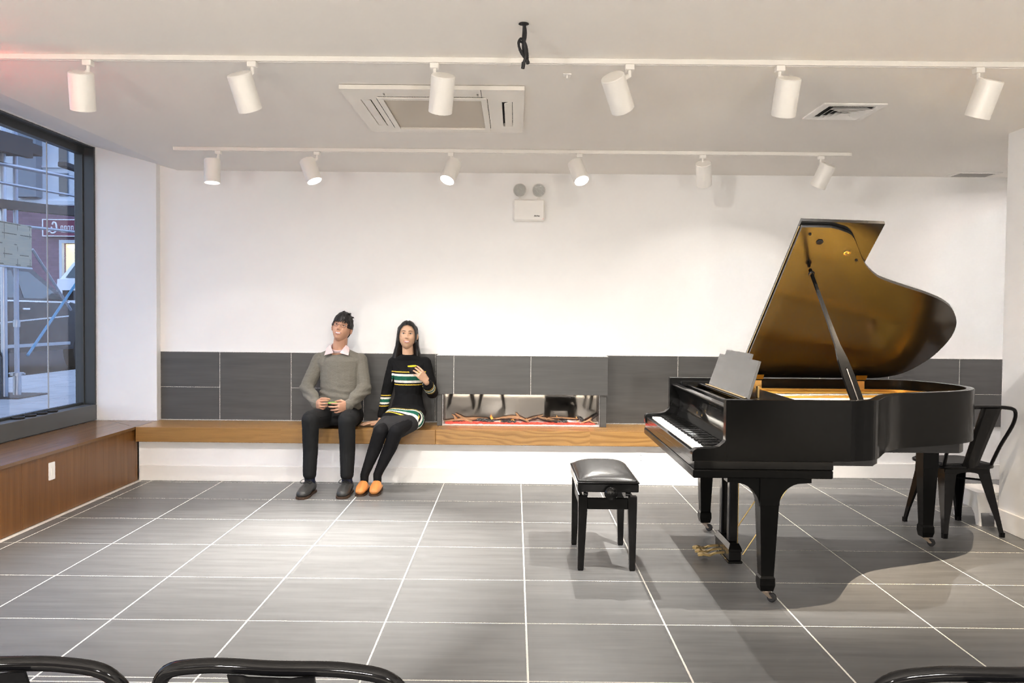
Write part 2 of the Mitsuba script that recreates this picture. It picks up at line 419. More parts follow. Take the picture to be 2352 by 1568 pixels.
# ember bed, logs and flames
bed = cat(*[trimesh.creation.icosphere(1, 1.0) for _ in range(1)])
chips = []
for k in range(240):
    c = trimesh.creation.icosphere(0, 1.0); c.apply_scale((rng.uniform(.012, .028), rng.uniform(.01, .02), rng.uniform(.006, .012)))
    c.apply_transform(rotz(rng.uniform(0, 6.28), (rng.uniform(FX0 + .08, FX1 - .10), rng.uniform(FY + .065, YB - .14), .4665 + rng.uniform(0, .006))))
    chips.append(c)
plain('mat_ember', (.8, .08, .05), .5)
def emitting(name, mesh, bsdf, parent, radiance, weight=.05, **kw):
    k = obj(name, mesh, bsdf, parent, **kw)
    scene[k]['emitter'] = {'type': 'area', 'radiance': rgb(*radiance), 'sampling_weight': weight}
    return k
emitting('ember_bed', cat(*chips), 'mat_ember', f, (.42, .022, .016), kind='stuff')
def f_log(p, n, uv):
    s = fbm(p.x * 40, p.y * 60, p.z * 60, 3)
    ch = sstep(.42, .62, fbm(p.x * 7 + 3, p.y * 9, p.z * 9, 3) + .25 * n.z)
    return mix((.40, .20, .09), (.66, .40, .22), s) * ch + mi.Color3f(.030, .022, .02) * (1 - ch)
proced('mat_log', f_log, .8, .2)
def f_char(p, n, uv):
    s = sstep(.5, .7, fbm(p.x * 120, p.y * 120, p.z * 120, 2))
    return mix((.035, .035, .035), (.22, .22, .22), s)
proced('mat_char', f_char, .8, .2)
FXW = FX1 - FX0
def flog(pts, r, bs='mat_log'):
    P = spline([(FX0 + .045 + FXW * .93 * u, FY + .075 + dy, .468 + z) for u, dy, z in pts], 7)
    R = np.interp(np.linspace(0, 1, len(P)), np.linspace(0, 1, len(r)), r)
    t = tube(P, R, 9); rumple(t, .0035, 45, len(scene)); return obj('log', t, bs, f, smooth=50)
flog([(.01, .03, .012), (.09, .035, .018), (.14, .04, .025), (.20, .045, .03), (.29, .05, .03)], [.006, .016, .02, .018, .008])
flog([(.085, .04, .02), (.075, .05, .05), (.055, .05, .068)], [.014, .010, .004])
flog([(.08, .04, .075), (.11, .045, .05), (.15, .03, .02), (.19, .02, .008)], [.003, .014, .016, .010])
flog([(.22, .02, .028), (.27, .018, .024), (.33, .015, .016)], [.010, .016, .012], 'mat_char')
flog([(.30, .05, .02), (.37, .055, .035), (.44, .05, .045), (.49, .04, .04), (.55, .02, .008)], [.007, .014, .018, .018, .01])
flog([(.485, .04, .045), (.475, .05, .07), (.465, .05, .085)], [.014, .010, .003])
flog([(.37, .01, .014), (.42, .012, .016), (.47, .012, .012)], [.009, .014, .008], 'mat_char')
flog([(.53, .03, .02), (.58, .04, .04), (.64, .05, .062)], [.010, .015, .011])
flog([(.60, .03, .055), (.65, .025, .035), (.73, .02, .018), (.80, .02, .012)], [.010, .017, .016, .008])
flog([(.67, .055, .042), (.76, .055, .042), (.87, .05, .035)], [.007, .013, .009])
flog([(.73, .01, .016), (.79, .01, .02)], [.010, .014], 'mat_char')
flog([(.865, .03, .05), (.885, .03, .035), (.90, .03, .02)], [.012, .014, .010], 'mat_char')
flog([(.88, .015, .006), (.93, .02, .03), (.965, .025, .06), (.992, .03, .085)], [.006, .012, .012, .006])
flog([(.935, .02, .03), (.955, .015, .012), (.985, .01, .006)], [.012, .010, .005])
plain('mat_flame', (.9, .4, .1), .6)
for u, h, dy in ((.085, .05, .07), (.15, .075, .09), (.31, .05, .05), (.315, .06, .06), (.435, .055, .08), (.45, .035, .05), (.54, .03, .06), (.73, .05, .09), (.735, .06, .07), (.37, .018, .03), (.86, .05, .08), (.79, .07, .10)):
    x, y = FX0 + .045 + FXW * .93 * u, FY + .07 + dy
    P = spline([(x, y, .474), (x + .004, y, .474 + h * .4), (x - .006, y, .474 + h * .75), (x - .011, y, .474 + h)], 5)
    emitting('flame', tube(P, np.interp(np.linspace(0, 1, len(P)), [0, .35, .7, 1], [.005, .010, .006, .001]), 7, flat=.5), 'mat_flame', f, (1.5, .42, .05), smooth=True)

# ================================================================== METAL CAFE CHAIRS
def metal_chair(o, rz, label, group=None, hh=.84, wt=.30):
    """Pressed steel cafe chair; local -y is the front, the back stands at +y."""
    k = thing('metal_chair', label, 'chair', group)
    M = rotz(rz, o)
    def part(n, m, bs='mat_chair', **kw): return obj(n, xf(m, M), bs, k, **kw)
    seat = to_tri(to_man(trimesh.creation.extrude_polygon(rrect(-.175, .175, -.18, .17, .05, 6), .03, engine='earcut')))
    seat.apply_translation((0, 0, .425)); part('seat', seat, smooth=35)
    part('seat_dish', xf(trimesh.creation.extrude_polygon(rrect(-.145, .145, -.15, .14, .05, 6), .004, engine='earcut'), frame((0, 0, .454), (1, 0, 0), (0, 1, 0), (0, 0, 1))), 'mat_satin')
    rim = rrect(-.178, .178, -.183, .173, .052, 6)
    ring = np.array([(x, y, .438) for x, y in rim.exterior.coords[:-1]])
    part('seat_rim', tube(ring, .0125, 8, closed=True), smooth=True)
    for sx in (-1, 1):
        for sy, dy in ((-1, .055), (1, .075)):
            t0 = V(sx * .150, sy * .150, .43); b0 = V(sx * .205, sy * (.165 + dy), 0)
            ux, uy = V(-sx, 0, 0), V(0, -sy, 0)
            sec = []
            for q, wd in ((0, .085), (.45, .058), (.78, .034), (1, .028)):
                c = t0 * (1 - q) + b0 * q
                sec.append((c, wd))
            pieces = []
            for (c0, w0), (c1, w1) in zip(sec[:-1], sec[1:]):
                for d_, e_ in ((ux, uy), (uy, ux)):       # two wings folded at the outer corner
                    pieces.append(hull([c0, c0 + d_ * w0, c0 + e_ * .006, c0 + d_ * w0 + e_ * .006, c1, c1 + d_ * w1, c1 + e_ * .006, c1 + d_ * w1 + e_ * .006]))
            pieces.append(hull([b0 + ux * a + uy * c_ + V(0, 0, z) for a in (-.001, .023) for c_ in (-.001, .023) for z in (0, .03)]))
            part('leg', cat(*pieces), smooth=25)
    for y, nm in ((-.163, 'apron'), (.158, 'apron')):
        ar = Polygon([(-.15, .432), (.15, .432), (.155, .36), (.135, .36)] + arc((0, .34), .125, 10, 170, 12, .062) + [(-.135, .36), (-.155, .36)])
        part('apron', prism(ar, .005, (0, y, 0), (1, 0, 0), (0, 0, 1)))
    for x in (-.155, .150):
        ar = Polygon([(-.15, .432), (.15, .432), (.155, .36), (.135, .36)] + arc((0, .34), .125, 10, 170, 12, .062) + [(-.135, .36), (-.155, .36)])
        part('side_apron', prism(ar, .005, (x, 0, 0), (0, 1, 0), (0, 0, 1)))
    part('cross_brace', cat(tube([(-.15, -.15, .345), (.15, .15, .345)], .007, 6), tube([(-.15, .15, .345), (.15, -.15, .345)], .007, 6)), smooth=True)
    lean = .19
    hp = [(-.160, .15, .44), (-.175, .15 + lean * .35, .58), (-wt / 2 - .050, .15 + lean * .76, hh - .11), (-wt / 2 - .03, .15 + lean * .97, hh - .025), (-wt / 2 + .04, .15 + lean + .004, hh - .003), (0, .15 + lean + .012, hh),
          (wt / 2 - .04, .15 + lean + .004, hh - .003), (wt / 2 + .03, .15 + lean * .97, hh - .025), (wt / 2 + .050, .15 + lean * .76, hh - .11), (.175, .15 + lean * .35, .58), (.160, .15, .44)]
    part('back_hoop', tube(spline(hp, 7), .0115, 9), smooth=True)
    n = 9; vs, fs = [], []
    for i in range(n):
        q = i / (n - 1); z = .43 + q * (hh - .435); y = .168 + (lean + .0) * q; wd = .052 + .014 * q
        for s, bulge in ((-1, 0), (-.62, .004), (-.5, .008), (.5, .008), (.62, .004), (1, 0)):
            vs.append((s * wd, y + bulge + .006 * q, z))
    vs = np.array(vs); back = vs + V(0, .006, 0); m_ = 6
    for i in range(n - 1):
        for j in range(m_ - 1):
            a, b_, c_, d_ = i * m_ + j, i * m_ + j + 1, (i + 1) * m_ + j + 1, (i + 1) * m_ + j
            fs += [(a, b_, c_), (a, c_, d_)]
    fr = np.array(fs); N = len(vs)
    edge = []
    ringi = list(range(m_)) + [i * m_ + m_ - 1 for i in range(1, n)] + [(n - 1) * m_ + j for j in range(m_ - 2, -1, -1)] + [i * m_ for i in range(n - 2, 0, -1)]
    for a, b_ in zip(ringi, ringi[1:] + ringi[:1]): edge += [(b_, a, a + N), (b_, a + N, b_ + N)]
    splat = trimesh.Trimesh(np.vstack([vs, back]), np.vstack([fr, fr[:, ::-1] + N, edge]), process=False); splat.fix_normals()
    part('back_splat', splat, smooth=30)
    return k
metal_chair((5.885, -.66, 0), math.radians(186), 'black metal cafe chair standing behind the tail of the piano')
metal_chair((2.20, -4.53, 0), math.radians(180), 'black metal chair at the left end of the front row, its top rail in view', 'metal chairs of the front row')
metal_chair((2.655, -4.535, 0), math.radians(177), 'black metal chair second from the left along the lower edge of the picture', 'metal chairs of the front row')
metal_chair((3.735, -4.53, 0), math.radians(181), 'black metal chair at the lower right edge of the picture, top rail just in view', 'metal chairs of the front row')
metal_chair((4.28, -4.55, 0), math.radians(172), 'black metal chair seen only in the fireplace glass, beside the stool reflection', 'metal chairs of the front row')

# ================================================================== WHITE STEP STOOL
s = thing('step_stool', 'small white step stool beside the metal chair at the wall end', 'step stool')
sx0, sx1, sy = 6.115, 6.385, -.425
obj('top', prism(rrect(sx0 - .012, sx1 + .012, sy - .155, sy + .155, .035), .015, (0, 0, .207), (1, 0, 0), (0, 1, 0)), 'mat_white_gloss', s)
prof = Polygon([(-.120, .2065), (.120, .2065), (.168, 0), (.118, 0), (.098, .070), (.060, .105), (-.060, .105), (-.098, .070), (-.118, 0), (-.168, 0)])
for x in (sx0, sx1 - .014):
    obj('side_panel', prism(prof, .014, (x, sy, 0), (0, 1, 0), (0, 0, 1)), 'mat_white_gloss', s)
for q in (-1, 1):
    obj('end_panel', hull([(x, sy + q * y, z) for x in (sx0 + .0145, sx1 - .0145) for y, z in ((.118, .2065), (.104, .2065), (.147, .085), (.133, .085))]), 'mat_white_gloss', s)
# ================================================================== PIANO STOOL
s = thing('piano_stool', 'black adjustable piano stool with a padded leather seat in front of the keyboard', 'stool')
SX0, SX1, SY0, SY1 = 3.345, 3.665, -1.665, -1.115
def taper_leg(x, y, dx, dy):
    return hull([(x + a * .024, y + b * .022, .405) for a in (-1, 1) for b in (-1, 1)] + [(x + a * .024, y + b * .022, .33) for a in (-1, 1) for b in (-1, 1)] +
                [(x + dx + a * .0155, y + dy + b * .0155, .006) for a in (-1, 1) for b in (-1, 1)] + [(x + dx + a * .0125, y + dy + b * .0125, 0) for a in (-1, 1) for b in (-1, 1)])
for x, dx in ((SX0 + .026, -.008), (SX1 - .026, .004)):
    for y, dy in ((SY0 + .026, -.004), (SY1 - .026, .004)):
        obj('leg', taper_leg(x, y, dx, dy), 'mat_lacquer', s)
for y in (SY0 + .020, SY1 - .020):
    obj('rail', box(SX0 + .05, SX1 - .05, y - .011, y + .011, .335, .395, .003), 'mat_lacquer', s)
for x in (SX0 + .022, SX1 - .022):
    obj('side_rail', box(x - .011, x + .011, SY0 + .048, SY1 - .048, .335, .395, .003), 'mat_lacquer', s)
obj('seat_frame', box(SX0 - .004, SX1 + .004, SY0 - .012, SY1 + .012, .432, .478, .004), 'mat_lacquer', s)
obj('seat_molding', box(SX0 - .008, SX1 + .008, SY0 - .016, SY1 + .016, .478, .487, .003), 'mat_lacquer', s)
cu = []
n = 17
cx, cy = (SX0 + SX1) / 2, (SY0 + SY1) / 2; hx, hy = (SX1 - SX0) / 2 - .004, (SY1 - SY0) / 2 - .004
vs, fs = [], []
for i in range(n):
    for j in range(n):
        a, b_ = math.sin(PI / 2 * (2 * i / (n - 1) - 1)), math.sin(PI / 2 * (2 * j / (n - 1) - 1))
        e = max(abs(a), abs(b_))
        hgt = .052 * (1 - abs(a) ** 3.2) ** .55 * (1 - abs(b_) ** 3.2) ** .55
        vs.append((cx + hx * a, cy + hy * b_, .487 + hgt + .004))
for i in range(n - 1):
    for j in range(n - 1):
        a = i * n + j; fs += [(a, a + n, a + n + 1), (a, a + n + 1, a + 1)]
cush = trimesh.Trimesh(vs, fs, process=False)
obj('cushion', cush, 'mat_leather', s, smooth=40)
obj('piping', tube([(x, y, .490) for x, y in list(rrect(cx - hx, cx + hx, cy - hy, cy + hy, .012, 4).exterior.coords)[:-1]], .005, 8, closed=True), 'mat_leather', s, smooth=True)
kx, kz = cx + .012, .432
obj('knob', lathe([(0, .0), (.012, .0), (.012, .014), (.032, .016), (.036, .026), (.034, .036), (.024, .045), (.010, .049), (0, .050)], (kx, SY0 - .010, kz), (0, -1, 0), 28), 'mat_lacquer', s, smooth=40)
obj('knob', lathe([(0, .0), (.012, .0), (.012, .014), (.032, .016), (.036, .026), (.034, .036), (.024, .045), (.010, .049), (0, .050)], (kx, SY1 + .010, kz), (0, 1, 0), 28), 'mat_lacquer', s, smooth=40)
for x in (SX0 + .045, SX1 - .045):
    obj('lift_arm', cat(tube([(x, SY0 + .06, .40), (x, SY1 - .08, .44)], .007, 6), tube([(x, SY1 - .06, .40), (x, SY0 + .08, .44)], .007, 6), tube([(x - .012, SY0 + .055, .408), (x + .012, SY0 + .055, .408)], .010, 8)), 'mat_satin', s, smooth=True)

# ================================================================== GRAND PIANO
p = thing('grand_piano', 'black baby grand piano with its lid propped open', 'piano')
PN, PF = -2.17, -.69              # near and far side
ZR, ZB = .985, .695               # rim top and bottom
TH = math.radians(37)
lidc = [(4.62, 1.415), (4.684, 1.393), (4.758, 1.343), (4.882, 1.145), (4.983, 1.038), (5.062, .991), (5.181, .939), (5.331, .876), (5.444, .816), (5.53, .744), (5.602, .638), (5.636, .538), (5.646, .422), (5.623, .265), (5.58, .163), (5.517, .071), (5.423, .017), (5.33, .0)]
lidc = [tuple(q) for q in spline(lidc, 5)]
LIDX = 4.467
def curve_y(sv): return PF - sv * (PF - PN) / 1.425
plan = [(4.008, PN), (4.60, PN)] + [(x + .03 * min(1, max(0, (x - 4.7) / .5)), curve_y(sv)) for x, sv in lidc] + [(4.008, PF)]
plan = Polygon(plan).buffer(0).buffer(.004, join_style=1)
inner = plan.buffer(-.045)
cut = sbox(3.5, 4.105, PN + .045, PF - .045)
rim = plan.difference(inner).difference(cut)
rim = max(getattr(rim, 'geoms', [rim]), key=lambda q: q.area)
def chamfered(poly, z0, z1, c):
    return cat(prism(poly, z1 - z0 - c, (0, 0, z0), (1, 0, 0), (0, 1, 0)), prism(poly.buffer(-c * .6), c, (0, 0, z1 - c), (1, 0, 0), (0, 1, 0)))
obj('rim', chamfered(rim, ZB, ZR, .004), 'mat_lacquer_worn', p, smooth=25)
obj('bottom', prism(plan.buffer(-.03).intersection(sbox(4.45, 6, -3, 0)), .02, (0, 0, ZB + .002), (1, 0, 0), (0, 1, 0)), 'mat_satin', p)
for y0, y1 in ((-1.9, -1.82), (-1.46, -1.38), (-1.02, -.94)):
    obj('beam', prism(plan.buffer(-.05).intersection(sbox(4.54, 6, y0, y1)), .07, (0, 0, ZB - .068), (1, 0, 0), (0, 1, 0)), 'mat_satin', p)
# arms at both ends of the keyboard
arm = [(3.848, .690), (3.846, .718)] + arc((3.872, .724), .026, 180, 95, 6) + [(3.945, .7535)] + arc((3.945, .835), .0815, -85, -5, 9)[0:0] + [(3.975, .762), (4.0, .783), (4.017, .82), (4.0245, .868), (4.018, .905), (4.008, .932), (4.008, ZR), (4.12, ZR), (4.12, .690)]
for y in (PN - .003, PF - .048):
    a = prism(arm, .051, (0, y + .051, 0), (1, 0, 0), (0, 0, 1))
    obj('arm', a, 'mat_lacquer_worn', p, smooth=28)
for y in (PN + .048, PF - .098):
    obj('cheek_block', box(3.882, 4.03, y, y + .05, .69, .738, .006), 'mat_lacquer', p)
# key bed, mouldings, key slip
obj('key_bed', box(3.850, 4.517, PN - .012, PF + .012, .612, .652, .005), 'mat_lacquer_worn', p)
obj('key_bed_molding', box(3.856, 4.520, PN - .006, PF + .006, .652, .6945, .004), 'mat_lacquer', p)
obj('key_slip', box(3.854, 3.880, PN + .05, PF - .05, .690, .7305, .004), 'mat_lacquer', p)
obj('key_frame', box(3.882, 4.10, PN + .05, PF - .05, .690, .708), 'mat_satin', p)
# keyboard
K0, K1 = PN + .102, PF - .102
kw = (K1 - K0) / 52
kb = p + '__keyboard'
obj('keyboard', box(3.884, 4.06, K0, K1, .7085, .7115), 'mat_satin', p)
for i in range(52):
    y = K0 + i * kw
    obj('white_key', box(3.8835, 4.045, y + .0005, y + kw - .0005, .713, .7365, .0008), 'mat_ivory', kb)
# from the far (bass) end: A B then octaves C..B
pat = [0, 1] + [0 if (k % 7) in (0, 2) else 1 for k in range(0)]
whites = 'ABCDEFG'
for i in range(51):                                   # i counts from the far end
    if whites[i % 7] in 'ACDFG':
        y = K1 - (i + 1) * kw
        obj('black_key', hull([(x, y + dy, z) for x, hw, z in ((3.936, .0055, .7485), (3.932, .0055, .737), (4.045, .0055, .737), (4.045, .0042, .750), (3.940, .0042, .750)) for dy in (-hw, hw)]), 'mat_lacquer', kb)
# fallboard: a hollow curve behind the keys
fb = spline([(4.050, .7385), (4.058, .765), (4.066, .80), (4.066, .845), (4.055, .885), (4.040, .915), (4.022, .936)], 5)
fo = fb + V(.016, .0)
poly = Polygon([tuple(q) for q in fb] + [tuple(q) for q in fo[::-1]])
obj('fallboard', prism(poly, K1 - K0 + .10, (0, K1 + .05, 0), (1, 0, 0), (0, 0, 1)), 'mat_lacquer', p, smooth=30)
obj('fallboard_rail', box(4.014, 4.052, PN + .05, PF - .05, .9365, .948, .003), 'mat_lacquer', p)
for y in (-1.36, -1.48):
    obj('lock', lathe([(0, 0), (.007, 0), (.007, .003), (0, .004)], (4.047, y, .83), (-1, 0, 0), 12), 'mat_brass', p)
# front of the action, stretcher and music shelf
obj('stretcher', box(4.105, 4.125, PN + .046, PF - .046, .80, .945, .003), 'mat_lacquer', p)
obj('tuning_pin_rail', box(4.127, 4.42, PN + .05, PF - .05, .865, .90, .003), 'mat_gold', p)
pins = []
for i in range(76):
    for r_ in range(2):
        pins.append(cyl((4.15 + r_ * .022, PN + .09 + i * .0175 + .004 * r_, .90), (4.15 + r_ * .022, PN + .09 + i * .0175 + .004 * r_, .925), .0032, 6))
obj('tuning_pins', cat(*pins), 'mat_steel', p, kind='stuff')
obj('music_shelf', box(4.175, 4.44, PN + .10, PF - .10, .945, .958, .003), 'mat_lacquer', p)
for y in (PN + .052, PF - .10):
    obj('shelf_block', box(4.07, 4.44, y, y + .046, .93, .968, .006), 'mat_lacquer', p)
obj('shelf_rail', box(4.178, 4.19, -1.84, -.97, .9585, .967, .002), 'mat_brass', p)
# stepped music desk leaning back on its shelf
dk = Polygon([(0, 0), (.862, 0), (.856, .075), (.850, .205), (.735, .205), (.735, .236), (.665, .236)][:4] + [(.726, .205), (.722, .236), (.205, .236), (.20, .205), (.03, .205)])
la = math.atan2(.068, .205)
obj('music_desk', prism(dk, .014, (4.196, -1.842, .960), (0, 1, 0), (math.sin(la), 0, math.cos(la))), 'mat_desk', p)
obj('desk_prop', box(4.262, 4.274, -1.79, -1.765, .9585, 1.02, .002), 'mat_brass', p)
obj('desk_prop', box(4.262, 4.274, -1.04, -1.015, .9585, 1.02, .002), 'mat_brass', p)
# iron plate, soundboard, struts, strings
obj('soundboard', prism(inner.buffer(-.002).intersection(sbox(4.13, 6, -3, 0)), .012, (0, 0, .80), (1, 0, 0), (0, 1, 0)), 'mat_log', p)
pl = inner.buffer(-.004).intersection(sbox(4.425, 6, -3, 0))
holes = []
for c_, r_ in (((5.33, -1.02), .035), ((5.2, -.86), .035), ((4.62, -1.98), .03)):
    holes.append(Point(c_).buffer(r_))
plate_poly = pl
for h_ in holes: plate_poly = plate_poly.difference(h_)
obj('iron_plate', prism(plate_poly, .014, (0, 0, .872), (1, 0, 0), (0, 1, 0)), 'mat_gold', p)
lip = pl.difference(pl.buffer(-.032))
lip = max(getattr(lip, 'geoms', [lip]), key=lambda q: q.area)
obj('plate_flange', prism(lip, .038, (0, 0, .8865), (1, 0, 0), (0, 1, 0)), 'mat_gold', p)
for ya, yb, xe in ((-1.93, -1.86, 4.72), (-1.62, -1.45, 5.05), (-1.30, -1.05, 5.50), (-.98, -.84, 5.42)):
    d_ = unit(V(xe - 4.43, yb - ya, 0)); n_ = V(-d_[1], d_[0], 0) * .013
    q0, q1 = V(4.43, ya, .888), V(xe, yb, .888)
    obj('strut', hull([q0 + n_, q0 - n_, q1 + n_, q1 - n_, q0 + n_ * .7 + V(0, 0, .035), q0 - n_ * .7 + V(0, 0, .035), q1 + n_ * .7 + V(0, 0, .028), q1 - n_ * .7 + V(0, 0, .028)]), 'mat_gold', p)
stg = []
for i in range(70):
    u_ = i / 69; ya = PN + .12 + u_ * 1.20; yb = ya + .03 + .12 * (1 - u_); xe = 4.66 + .80 * u_ ** .8
    yb = min(yb, PF - .12)
    stg.append(cyl((4.20, ya, .912), (xe, yb, .905), .0009, 4))
obj('strings', cat(*stg), 'mat_steel', p, kind='stuff')
obj('damper_rail', box(4.50, 4.52, PN + .14, PF - .1, .915, .935, .003), 'mat_satin', p)
# ---- the lid
def LP(x, sv, n): return V(x, PF - sv * math.cos(TH) + n * math.sin(TH), ZR + .006 + sv * math.sin(TH) + n * math.cos(TH))
ea, eb, ec = V(1, 0, 0), V(0, -math.cos(TH), math.sin(TH)), V(0, math.sin(TH), math.cos(TH))
lidpoly = Polygon([(LIDX, .0), (LIDX, 1.418), (4.55, 1.418)] + lidc).buffer(0)
obj('lid', prism(lidpoly, .021, LP(0, 0, 0), ea, eb, ec), 'mat_lid', p, smooth=25)
lid = p + '__lid'
obj('front_flap', prism(Polygon([(LIDX - .004, .004), (4.898, .004), (4.898, 1.424), (LIDX - .004, 1.44)]), .019, LP(0, 0, .0235), ea, eb, ec), 'mat_lid', lid)
obj('flap_hinge', prism(Polygon([(LIDX - .0055, .02), (LIDX - .001, .02), (LIDX - .001, 1.40), (LIDX - .0055, 1.40)]), .006, LP(0, 0, .0195), ea, eb, ec), 'mat_brass', lid)
obj('felt_bumper', lathe([(0, 0), (.017, 0), (.018, .004), (.013, .009), (0, .010)], LP(4.591, 1.31, 0), -ec, 20), 'mat_rubber', lid, smooth=40)
obj('prop_cup', lathe([(.019, 0), (.019, .003), (.013, .004), (.009, .001), (0, .001)], LP(4.763, 1.225, 0), -ec, 20), 'mat_brass', lid, smooth=40)
obj('rubber_button', lathe([(0, 0), (.008, 0), (.007, .006), (0, .007)], LP(4.523, 1.368, 0), -ec, 14), 'mat_rubber', lid, smooth=40)
obj('rubber_button', lathe([(0, 0), (.008, 0), (.007, .006), (0, .007)], LP(4.832, 1.167, 0), -ec, 14), 'mat_rubber', lid, smooth=40)
for x in (4.57, 5.235):
    h = obj('lid_hinge', box(x - .028, x + .028, PF - .052, PF - .0455, .905, .975, .002), 'mat_brass', p)
    obj('hinge_leaf', hull([(x + a, PF - .047 - c_ * .7, ZR - .002 + c_) for a in (-.035, .035) for c_ in (0, .03)] + [(x + a, PF - .053 - c_ * .7, ZR - .003 + c_) for a in (-.035, .035) for c_ in (0, .03)]), 'mat_brass', h)
# ---- lid prop: flat stick with a slot, from the near rim up to the lid
A = V(4.675, PN + .075, .935); B = V(4.600, PF - 1.108 * math.cos(TH) , ZR + 1.108 * math.sin(TH) - .008)
d_ = unit(B - A); L = np.linalg.norm(B - A); wv = unit(V(1, 0, 0) - d_ * d_[0]); nv = np.cross(wv, d_)
stick = Polygon([(-.030, 0), (-.030, L * .21), (-.025, L * .33), (-.013, L * .43), (-.009, L * .60), (-.0065, L * .93), (-.0065, L), (.0065, L), (.0065, L * .93), (.009, L * .60), (.013, L * .43), (.025, L * .33), (.030, L * .21), (.030, 0)])
slot = Polygon([(-.004, .02), (.004, .02), (.004, L * .27), (-.004, L * .27)])
obj('lid_prop', prism(stick.difference(slot), .016, A - nv * .008, wv, d_), 'mat_lacquer_worn', p)
obj('short_prop', hull([A + wv * a + d_ * t_ + nv * q for a in (-.003, .003) for t_ in (.025, L * .262) for q in (-.006, .011)]), 'mat_satin', p + '__lid_prop')
obj('prop_collar', lathe([(.009, -.008), (.016, -.006), (.018, 0), (.016, .006), (.009, .008)], A + d_ * L * .965, d_, 18), 'mat_satin', p + '__lid_prop', smooth=40)
obj('prop_pivot', box(4.645, 4.705, PN + .052, PN + .098, .9, .93, .004), 'mat_brass', p)
# ---- legs with their castors
def sq(x, y, h, z): return [(x + a * h, y + b_ * h, z) for a in (-1, 1) for b_ in (-1, 1)]
def leg(x, y, ztop, fy, rear=False):
    q = obj('leg', cat(hull(sq(x, y, .047, ztop) + sq(x, y, .047, .475)), hull(sq(x, y, .045, .474) + sq(x, y, .031, .128))), 'mat_lacquer_worn', p)
    obj('foot_block', cat(hull(sq(x, y, .031, .1275) + sq(x, y, .036, .117) + sq(x, y, .036, .108)), hull(sq(x, y, .036, .1075) + sq(x, y, .037, .085) + sq(x, y, .030, .054))), 'mat_lacquer_worn', q)
    c = V(x, y, 0); dv = unit(V(.75, -.65, 0))
    obj('castor_bracket', cat(lathe([(0, .0535), (.024, .0535), (.026, .049), (.02, .046), (0, .045)], (x, y, 0), (0, 0, 1), 20),
        *[hull([c + dv * a + V(0, 0, z) + np.cross(dv, (0, 0, 1)) * (s_ * .013 + t_) for a, z in ((-.016, .046), (.02, .046), (.042, .022), (.028, .018)) for t_ in (-.0015, .0015)]) for s_ in (-1, 1)]), 'mat_bronze', q)
    wc = c + dv * .034 + V(0, 0, .0225); ax = np.cross(dv, (0, 0, 1))
    obj('castor_wheel', lathe([(0, -.010), (.018, -.010), (.0225, -.006), (.0225, .006), (.018, .010), (0, .010)], wc, ax, 24), 'mat_rubber', q, smooth=40)
    return q
LN = (4.228, PN + .070); LF = (4.236, PF - .072); LRr = (5.515, -1.07)
leg(*LN, .6115, 1); leg(*LF, .6115, -1); leg(*LRr, .6255, 1)
for (x, y), sgn in ((LN, 1), (LF, -1)):
    for sx in (-1, 1):
        br = Polygon([(0, 0), (.155, 0), (.155, -.028), (.125, -.030)] + arc((.115, -.145), .115, 92, 178, 10)[1:] + [(0, -.145)])
        obj('leg_bracket', prism(br, .07, (x + sx * .0475, y + .035, .6115), (sx, 0, 0), (0, 0, 1), (0, -1, 0)), 'mat_lacquer_worn', p, smooth=20)
    br = Polygon([(0, 0), (.30, 0), (.30, -.028), (.125, -.030)] + arc((.115, -.145), .115, 92, 178, 10)[1:] + [(0, -.145)])
    obj('leg_bracket', prism(br, .07, (x - .035, y + sgn * .0475, .6115), (0, sgn, 0), (0, 0, 1), (1, 0, 0)), 'mat_lacquer_worn', p, smooth=20)
obj('leg_plate', box(LRr[0] - .09, LRr[0] + .10, LRr[1] - .10, LRr[1] + .10, .6265, .656, .004), 'mat_lacquer_worn', p)
obj('leg_plate', box(LRr[0] - .13, LRr[0] + .135, LRr[1] - .13, LRr[1] + .13, .6565, ZB - .001, .004), 'mat_lacquer_worn', p)
# ---- lyre and pedals
ly = obj('lyre', cat(box(4.175, 4.255, -1.60, -1.27, .028, .042, .003), box(4.181, 4.249, -1.592, -1.278, .043, .094, .003), hull([(x, y, z) for x, y, z in [(4.178 + a, -1.596 + b_, .0945) for a in (0, .074) for b_ in (0, .322)] + [(4.178 + a, -1.596 + b_, .106) for a in (0, .074) for b_ in (0, .322)] + [(4.19 + a, -1.575 + b_, .135) for a in (0, .05) for b_ in (0, .28)]])), 'mat_lacquer', p)
for y in (-1.52, -1.35):
    obj('post', box(4.191, 4.239, y - .026, y + .026, .1355, .56, .005), 'mat_lacquer', ly)
obj('cap', box(4.165, 4.265, -1.60, -1.27, .5605, .6118, .004), 'mat_lacquer', ly)
for y in (-1.505, -1.435, -1.365):
    pts = spline([(4.178, y, .066), (4.13, y, .062), (4.095, y, .050), (4.06, y, .056), (4.03, y, .050)], 5)
    vs = []
    m_ = len(pts); prof = np.interp(np.linspace(0, 1, m_), [0, .35, .6, .85, 1], [.008, .008, .017, .021, .012])
    obj('pedal', cat(*[hull([pts[i] + V(0, s_ * prof[i], t_ * .005) for s_ in (-1, 1) for t_ in (-1, 1)] + [pts[i + 1] + V(0, s_ * prof[i + 1], t_ * .005) for s_ in (-1, 1) for t_ in (-1, 1)]) for i in range(m_ - 1)]), 'mat_brass', ly)
for y in (-1.46, -1.41):
    obj('rod', cyl((4.262, y, .07), (4.262, y, .61), .0035, 8), 'mat_brass', ly, smooth=True)
for y, xx in ((-1.585, 4.50), (-1.285, 4.50)):
    obj('brace', cyl((4.258, y, .075), (xx, y, .45), .004, 8), 'mat_brass', ly, smooth=True)
    obj('brace', cyl((xx, y, .45), (xx + .06, y, .611), .004, 8), 'mat_brass', ly, smooth=True)
